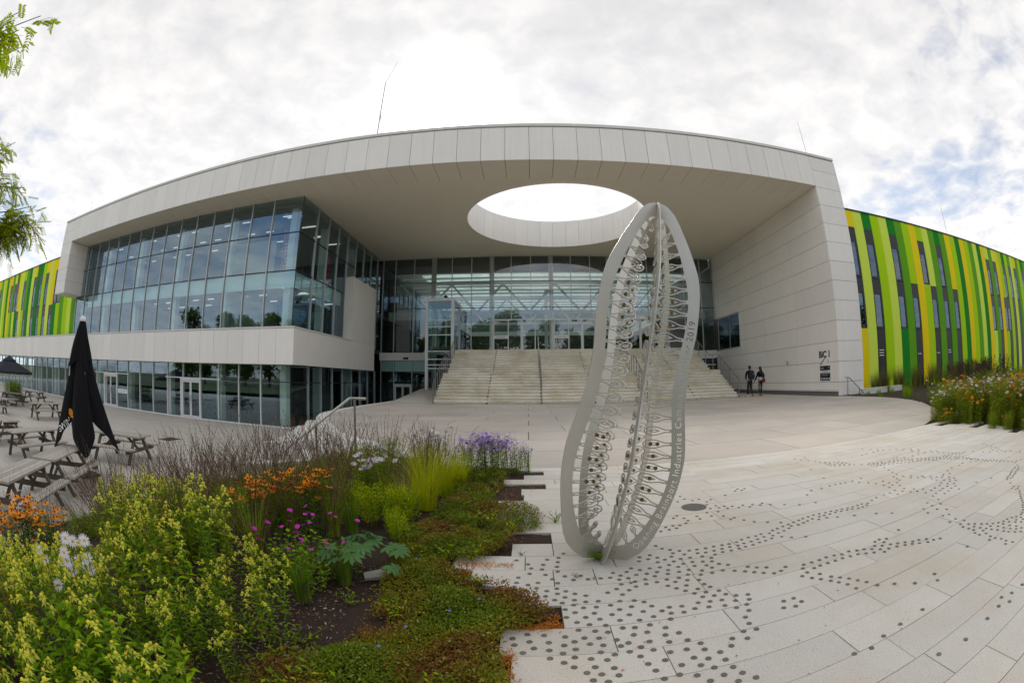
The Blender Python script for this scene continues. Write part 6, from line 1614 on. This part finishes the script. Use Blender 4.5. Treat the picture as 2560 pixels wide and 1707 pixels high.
aster(-.42, 5.85, 1.08, 'purple asters in the middle of the corner group', 230)
aster(-.12, 5.98, .80, 'smallest purple asters nearest the pale paving', 120)
aster(-.82, 5.55, .85, 'mostly green asters with few purple flowers left of the dense ones', 40)
# --- magenta flowers and the big lobed leaves
GF = flower(5, .017, .018, .003, .003, -.25, 'petal_pink', 'petal_pink', 7)
GL = [bush(300 + i, .27, 26, .17, .034, .026, ['stem_green', 'lf_green', 'lf_bright', 'lf_green'], 6, .0, .14) for i in range(2)]
for i, (x, y, s_, n, lab) in enumerate(((-1.52, 2.28, 1.12, 8, 'magenta flowered plant at the left, beside the yellow herbs'), (-1.42, 2.46, 1.18, 9, 'magenta flowered plant in the middle with most flowers'), (-1.24, 2.5, 1.0, 6, 'magenta flowered plant touching the big lobed leaves'), (-1.32, 2.22, .85, 4, 'low magenta flowered plant at the edge of the mulch'))):
    f, tips = GL[i % 2]
    o = plant('magenta_flower', lab, 'plant', 'magenta flowers', x, y, -.02, [('foliage', f)], pr.uniform(0, 6.3), s_)
    heads(o, GF, [(t.x, t.y, t.z + .05 + pr.uniform(0, .05)) for t in tips[:n]], tilt=.6, rr=pr)
PL = [palmate(310 + i, .098) for i in range(3)]
o = plant('lobed_leaf_plant', 'plant with big blue green lobed leaves at the edge of the mulch', 'plant', None, -1.03, 2.50, -.02, [])
for i in range(34):
    t = pr.uniform(0, 2 * PI); r_ = .24 * math.sqrt(pr.random()); c = bpy.data.objects.new('leaf', PL[i % 3]); COL.objects.link(c); c.parent = o
    c.location = (r_ * math.cos(t) * 1.2, r_ * math.sin(t), .15 + .17 * (1 - r_ / .27) + pr.uniform(-.03, .03)); c.rotation_euler = (pr.uniform(-.25, .25), pr.uniform(.1, .6), t + pr.uniform(-.4, .4)); k = pr.uniform(.7, 1.1); c.scale = (k, k, k)
lg = thing('log', 'short weathered piece of wood lying beside the lobed leaves', 'log', (-.88, 2.50, 0))
part('wood', MB().tube([(-1.0, 2.42, .02), (-.9, 2.47, .03), (-.80, 2.52, .035)], [.03, .038, .03], 8), 'wood', lg); part('splinter', MB().tube([(-.80, 2.52, .04), (-.80, 2.53, .085)], [.010, .004], 5), 'wood', lg)
# --- fern at the foot of the sculpture and weeds in the joints
fr = MB(); r3 = random.Random(4)
for i in range(26):
    t = r3.uniform(0, 2 * PI); l = r3.uniform(.06, .13); d = V(math.cos(t), math.sin(t), 0)
    P = [d * (l * k / 5) + V(0, 0, l * .75 * math.sin(k / 5 * 2.0)) for k in range(6)]; s_ = V(-d.y, d.x, 0)
    for k in range(1, 6):
        for q in (-1, 1): fr.leaf(P[k], s_ * q + d * .4, V(0, 0, 1), .030 * (1.15 - k / 6), .010, .1)
    fr.tube(P, .001, 3, False)
fo = bpy.data.objects.new('fern', fr.mesh('fern', 'lf_green')); COL.objects.link(fo); fo.location = (.475, 2.86, 0); tag(fo, 'small green fern growing at the foot of the steel sculpture', 'fern')
WD, _ = bush(330, .07, 7, .025, .022, .009, ['stem_green', 'lf_bright', 'lf_green'], 6)
for x, y, s_, lab in ((.30, 2.60, .45, 'tiny weed in a paving joint left of the sculpture foot'), (.41, 2.56, .35, 'tiny weed in a paving joint before the sculpture foot'), (.24, 3.78, 1.3, 'small weed tuft in the paving left of the sculpture'), (.62, 2.45, .3, 'tiny dry weed in the paving right of the sculpture foot'), (-.05, 3.0, .5, 'tiny weed at the edge of the pale paving')):
    plant('weed', lab, 'plant', 'weeds in the paving', x, y, 0, [('foliage', WD)], pr.uniform(0, 6), s_)
for x, y, s_, lab in ((-1.06, 1.62, 1.5, 'green seedling in the bare mulch near the ground cover'), (-1.12, 1.42, 1.7, 'leafy green weed in the bare mulch at the bottom'), (-.98, 2.12, 1.2, 'small yellow green weed at the edge of the mulch'), (-1.30, 1.52, 1.6, 'green weed in the mulch beside the herbs')):
    plant('seedling', lab, 'plant', 'seedlings in the mulch', x, y, -.03, [('foliage', WD)], pr.uniform(0, 6), s_)
# --- ground cover creeping over the paving edge
GC = [(-1.3, 5.55), (-.8, 5.95), (-.35, 5.75), (-.25, 5.2), (-.38, 4.75), (-.40, 4.4), (.08, 3.95), (.10, 3.6), (-.22, 3.35), (-.10, 3.2), (-.34, 2.85), (-.62, 2.78), (-.42, 2.58), (-.20, 2.42), (.04, 2.22), (.10, 2.04), (-.12, 1.90), (-.16, 1.72), (-.10, 1.50), (-.06, .9), (-.1, .35), (-1.0, .45), (-1.12, 1.15), (-.80, 1.6), (-.78, 2.1), (-.86, 2.45), (-.92, 2.85), (-1.0, 3.3), (-.85, 3.9), (-.75, 4.5), (-.9, 5.0)]
gr = random.Random(8); gm = MB(); cnt = 0
BLf = flower(5, .010, .010, .002, .002, 0, 'petal_blue', 'petal_white', 3)
lumps = [(gr.uniform(-1.3, .2), gr.uniform(.5, 5.9), gr.uniform(.14, .34), gr.uniform(.04, .12)) for _ in range(150)]
bare = [(gr.uniform(-1.1, .1), gr.uniform(.8, 5.8), gr.uniform(.04, .09)) for _ in range(22)]
while cnt < 105000:
    x, y = gr.uniform(-1.35, .2), gr.uniform(.5, 5.98)
    d = math.hypot(x, y)
    if gr.random() > min(1.0, (2.4 / d) ** 1.4): continue
    if not inpoly(x + gr.gauss(0, .025), y + gr.gauss(0, .025), GC): continue
    if any((x - a) ** 2 + (y - b) ** 2 < r_ * r_ * gr.uniform(.2, 1.2) for a, b, r_ in bare): continue
    z = .012
    for a, b, r_, hh in lumps:
        q = ((x - a) ** 2 + (y - b) ** 2) / (r_ * r_)
        if q < 1: z = max(z, hh * (1 - q) + .012)
    z = z * gr.uniform(.25, 1.1)
    nz_ = math.sin(x * 9.1 + 2 * math.sin(y * 5.3)) + math.sin(y * 7.7 + x * 4) * .8 + gr.gauss(0, .65)
    m_ = 0 if nz_ > .35 else (1 if nz_ > -1.0 else 2)
    if gr.random() < .07: m_ = 3
    gm.mat(m_).leaf((x, y, z), V(gr.uniform(-1, 1), gr.uniform(-1, 1), gr.uniform(-.2, .8)), V(gr.uniform(-.5, .5), gr.uniform(-.5, .5), 1), gr.uniform(.012, .022), gr.uniform(.008, .013), .2)
    cnt += 1
tag(link('ground_cover', gm.mesh('ground_cover', ['gc_green', 'gc_olive', 'gc_red', 'gc_pale'])), 'low olive and red brown ground cover creeping over the pale paving edge', 'ground cover', kind='stuff')
SP = [bush(400 + i, .10, 6, .03, .030, .013, ['stem_green', 'lf_bright', 'lf_lime', 'lf_green'], 6)[0] for i in range(3)]
for i in range(46):
    x, y = gr.uniform(-1.0, .1), gr.uniform(1.0, 5.4)
    if not inpoly(x, y, GC): continue
    plant('sprout', 'small bright green sprout poking through the ground cover', 'plant', 'sprouts in the ground cover', x, y, .02, [('foliage', SP[i % 3])], gr.uniform(0, 6), gr.uniform(.6, 1.3))
bl = [(-.55, 1.75), (-.38, 1.95), (-.62, 1.55), (-.7, 2.6), (-.25, 2.1)]
for x, y in bl:
    c = thing('periwinkle_flower', 'single small blue flower in the low ground cover', 'flower', (x, y, .11), 'blue flowers in the ground cover'); lpart('petal', MB().add([tuple(v.co) for v in BLf.vertices], [tuple(p.vertices) for p in BLf.polygons]), 'petal_blue', c)
# --- wood chips, fallen leaves
mcx = MB(); r4 = random.Random(6)
for _ in range(9000):
    x, y = r4.uniform(-2.3, -.6), r4.uniform(.5, 2.7)
    dark = r4.random() < .72
    t = r4.uniform(0, 6.3); l = r4.uniform(.008, .03); mcx.mat(1 if dark else 0)
    d = V(math.cos(t), math.sin(t), r4.uniform(-.3, .3)); mcx.leaf((x, y, gz(x, y) - .03 + r4.uniform(0, .02)), d, V(r4.uniform(-.5, .5), 0, 1), l, l * r4.uniform(.15, .4), .1)
tag(link('wood_chips', mcx.mesh('wood_chips', ['chips', 'chips_dark'])), 'pale and dark wood chips strewn over the bare soil', 'mulch', kind='stuff')
lt_ = MB()
def litter(n, fx):
    for _ in range(n):
        x, y, z = fx(); t = r4.uniform(0, 6.3)
        lt_.leaf((x, y, z), V(math.cos(t), math.sin(t), r4.uniform(-.2, .4)), V(r4.uniform(-.7, .7), r4.uniform(-.7, .7), 1), r4.uniform(.012, .024), r4.uniform(.006, .010), .3)
litter(620, lambda: (r4.uniform(-.14, .165), r4.gauss(1.985, .022), r4.uniform(-.02, .012)))
litter(260, lambda: (r4.uniform(.05, .17), r4.uniform(1.96, 2.12), r4.uniform(-.03, .005)))
litter(420, lambda: (-.085 + r4.gauss(0, .022), r4.uniform(1.42, 1.75), r4.uniform(-.03, .02)))
litter(160, lambda: (r4.uniform(-.20, -.08), r4.uniform(2.36, 2.45), r4.uniform(-.03, .004)))
litter(170, lambda: (r4.uniform(-.45, -.10), 2.80 + r4.gauss(0, .03), r4.uniform(.002, .012)))
litter(90, lambda: (r4.uniform(-.50, -.35), r4.uniform(2.62, 2.75), r4.uniform(-.02, .01)))
litter(150, lambda: (r4.uniform(-.42, .05), r4.uniform(3.3, 5.4), r4.uniform(.005, .03)))
litter(500, lambda: (r4.uniform(-.5, .19), r4.uniform(1.2, 6.1), r4.uniform(-.012, -.004)))
litter(26, lambda: (r4.uniform(.2, 2.2), r4.uniform(.9, 2.6), .004))
litter(60, lambda: (r4.uniform(-1.4, -.7), r4.uniform(1.2, 2.4), gz(0, 0) + .0))
tag(link('fallen_leaves', lt_.mesh('fallen_leaves', ['litter'])), 'orange fallen leaves caught along the edge of the pale paving', 'leaves', kind='stuff')
# --- the flower bed at the right and plants by the wing
TG = [bush(340 + i, .85, 34, .28, .075, .017, ['stem_green', 'lf_olive', 'lf_bright', 'lf_olive', 'lf_green'], 18, .35, .22, .02)[0] for i in range(3)]
TGt = [bush(340 + i, .85, 34, .28, .075, .017, ['stem_green', 'lf_olive', 'lf_bright', 'lf_olive', 'lf_green'], 18, .35, .22, .02)[1] for i in range(3)]
BW = flower(11, .042, .015, .010, .008, .25, 'petal_white', 'cone_yellow', 8); BO = flower(10, .056, .026, .012, .010, .1, 'petal_orange', 'cone_dark', 9)
BP = flower(9, .024, .010, .006, .004, .0, 'petal_purple', 'cone_yellow', 10)
n = 0
for i in range(640):
    x = pr.uniform(7.9, 22); y = pr.uniform(1.2, 14.5)
    if i < 200: x, y = pr.uniform(7.9, 11.5), pr.uniform(2.0, 8.0)
    if not inpoly(x, y, RBED) or not inpoly(x - .22, y - .1, RBED) or x < 8.15 + abs(pr.gauss(0, .25)) + (.35 if y > 4.6 else 0): continue
    if math.hypot(x, y) > 19: continue
    sc_ = pr.uniform(.85, 1.15) * (.70 if x < 9.0 else 1.0) * (1.12 if x > 11 else 1)
    if y > 9.5 and x < 17: sc_ *= .55
    if not inpoly(x - .75, y - .1, RBED): sc_ *= pr.uniform(.45, .8)
    kind = pr.choice('wwwgggooopgg')
    o = plant('meadow_flower', {'w': 'tall green plants with white flowers in the right bed', 'o': 'tall green plants with orange flowers in the right bed', 'p': 'tall green plants with purple flowers in the right bed', 'g': 'tall green plants without flowers in the right bed'}[kind], 'plant', {'w': 'white flowers in the right bed', 'o': 'orange flowers in the right bed', 'p': 'purple flowers in the right bed', 'g': 'green plants in the right bed'}[kind], x, y, -.04, [('foliage', TG[i % 3])], pr.uniform(0, 6.3), sc_)
    me = {'w': BW, 'o': BO, 'p': BP, 'g': None}[kind]
    if me:
        ts = TGt[i % 3]; rr = pr
        fl = MB()
        for q in range(13 if kind != 'p' else 18):
            t = ts[q % len(ts)]; c = bpy.data.objects.new('flower', me); 
            if n < 1400: 
                COL.objects.link(c); c.parent = o; c.location = (t.x + pr.uniform(-.05, .05), t.y + pr.uniform(-.05, .05), t.z + pr.uniform(-.06, .03)); c.rotation_euler = (pr.uniform(-.6, .6), pr.uniform(-.6, .6), pr.uniform(0, 6)); n += 1
DS = seedstems(350, 1.15, 46, .16, .14); 
DH = MB()
for i in range(60):
    t = pr.uniform(0, 6.3); r_ = .3 * math.sqrt(pr.random()); h_ = pr.uniform(.8, 1.2); DH.mat(0).tube([(r_ * .6 * math.cos(t), r_ * .6 * math.sin(t), 0), (r_ * math.cos(t), r_ * math.sin(t), h_)], .003, 3)
    for k in range(3): DH.mat(1).leaf((r_ * math.cos(t), r_ * math.sin(t), h_ - .05 * k), V(pr.uniform(-1, 1), pr.uniform(-1, 1), -.5), V(0, 0, 1), .07, .03, .2)
DHm = DH.mesh('stem', ['stem_brown', 'cone_dark'])
for x, y, s_ in ((14.0, 9.2, 1.1), (14.6, 8.6, 1.15), (13.4, 8.3, 1.1), (15.3, 9.4, 1.15), (15.8, 8.4, 1.15), (12.6, 7.0, 1.15), (13.2, 6.4, 1.2), (16.6, 9.0, 1.2)):
    plant('faded_flower', 'faded dark seed heads on tall stems in the right bed', 'plant', 'dark faded flowers in the right bed', x, y, -.04, [('stem', DHm)], pr.uniform(0, 6), s_)
WG = [grass(360 + i, 1.25, 260, .16, ['lf_olive', 'straw', 'stem_green'], .009, .30) for i in range(2)]
for x, y, s_ in ((18.6, 18.3, .9), (19.4, 18.6, 1.1), (20.2, 18.7, 1.15), (21.0, 18.5, 1.2), (21.9, 18.8, 1.15), (22.9, 18.4, 1.25), (23.9, 18.8, 1.25), (25.0, 18.4, 1.3), (26.2, 18.7, 1.3), (27.5, 18.3, 1.35), (28.8, 18.5, 1.35), (30.2, 18.2, 1.4), (31.8, 18.4, 1.4), (33.5, 18.0, 1.4), (20.4, 17.0, .6), (22.0, 16.6, .75), (23.6, 16.2, .9), (18.9, 17.3, .45), (25.4, 16.5, 1.0)):
    plant('wall_grass', 'brown green grass clump at the foot of the striped wing', 'grass plant', 'grasses along the striped wing', x, y, -.04, [('blade', WG[int(x * 10) % 2]), ('stem', SS_[int(x * 7) % 3])], pr.uniform(0, 6), s_)
HG = [grass(370, .5, 200, .25, ['lf_bright', 'lf_green'], .012, .5)]
for x, y, s_ in ((16.8, 17.0, .5), (17.6, 16.9, .6), (18.4, 16.6, .7), (16.1, 13.4, 1.1), (19.5, 16.3, .9), (15.95, 15.2, .45)):
    plant('low_grass', 'low bright green grass along the curved plaza edge', 'grass plant', 'low grasses by the plaza edge', x, y, -.04, [('blade', HG[0])], pr.uniform(0, 6), s_)
HD = [bush(380 + i, 1.0, 60, .45, .09, .03, ['stem_green', 'lf_green', 'lf_dark', 'lf_bright'], 22, .4, .3, .05)[0] for i in range(2)]
pz_ = thing('planter', 'grey planter box full of green plants under the far parasol', 'planter', (-33.5, 12.4, -1.3))
part('box', MB().box(-35.2, -31.9, 12.0, 12.9, -1.3, -.95), 'plinth', pz_)
for k in range(6):
    c = bpy.data.objects.new('foliage', HD[k % 2]); COL.objects.link(c); c.parent = pz_; c.location = (-1.4 + k * .56, .05, .3); c['kind'] = 'stuff'
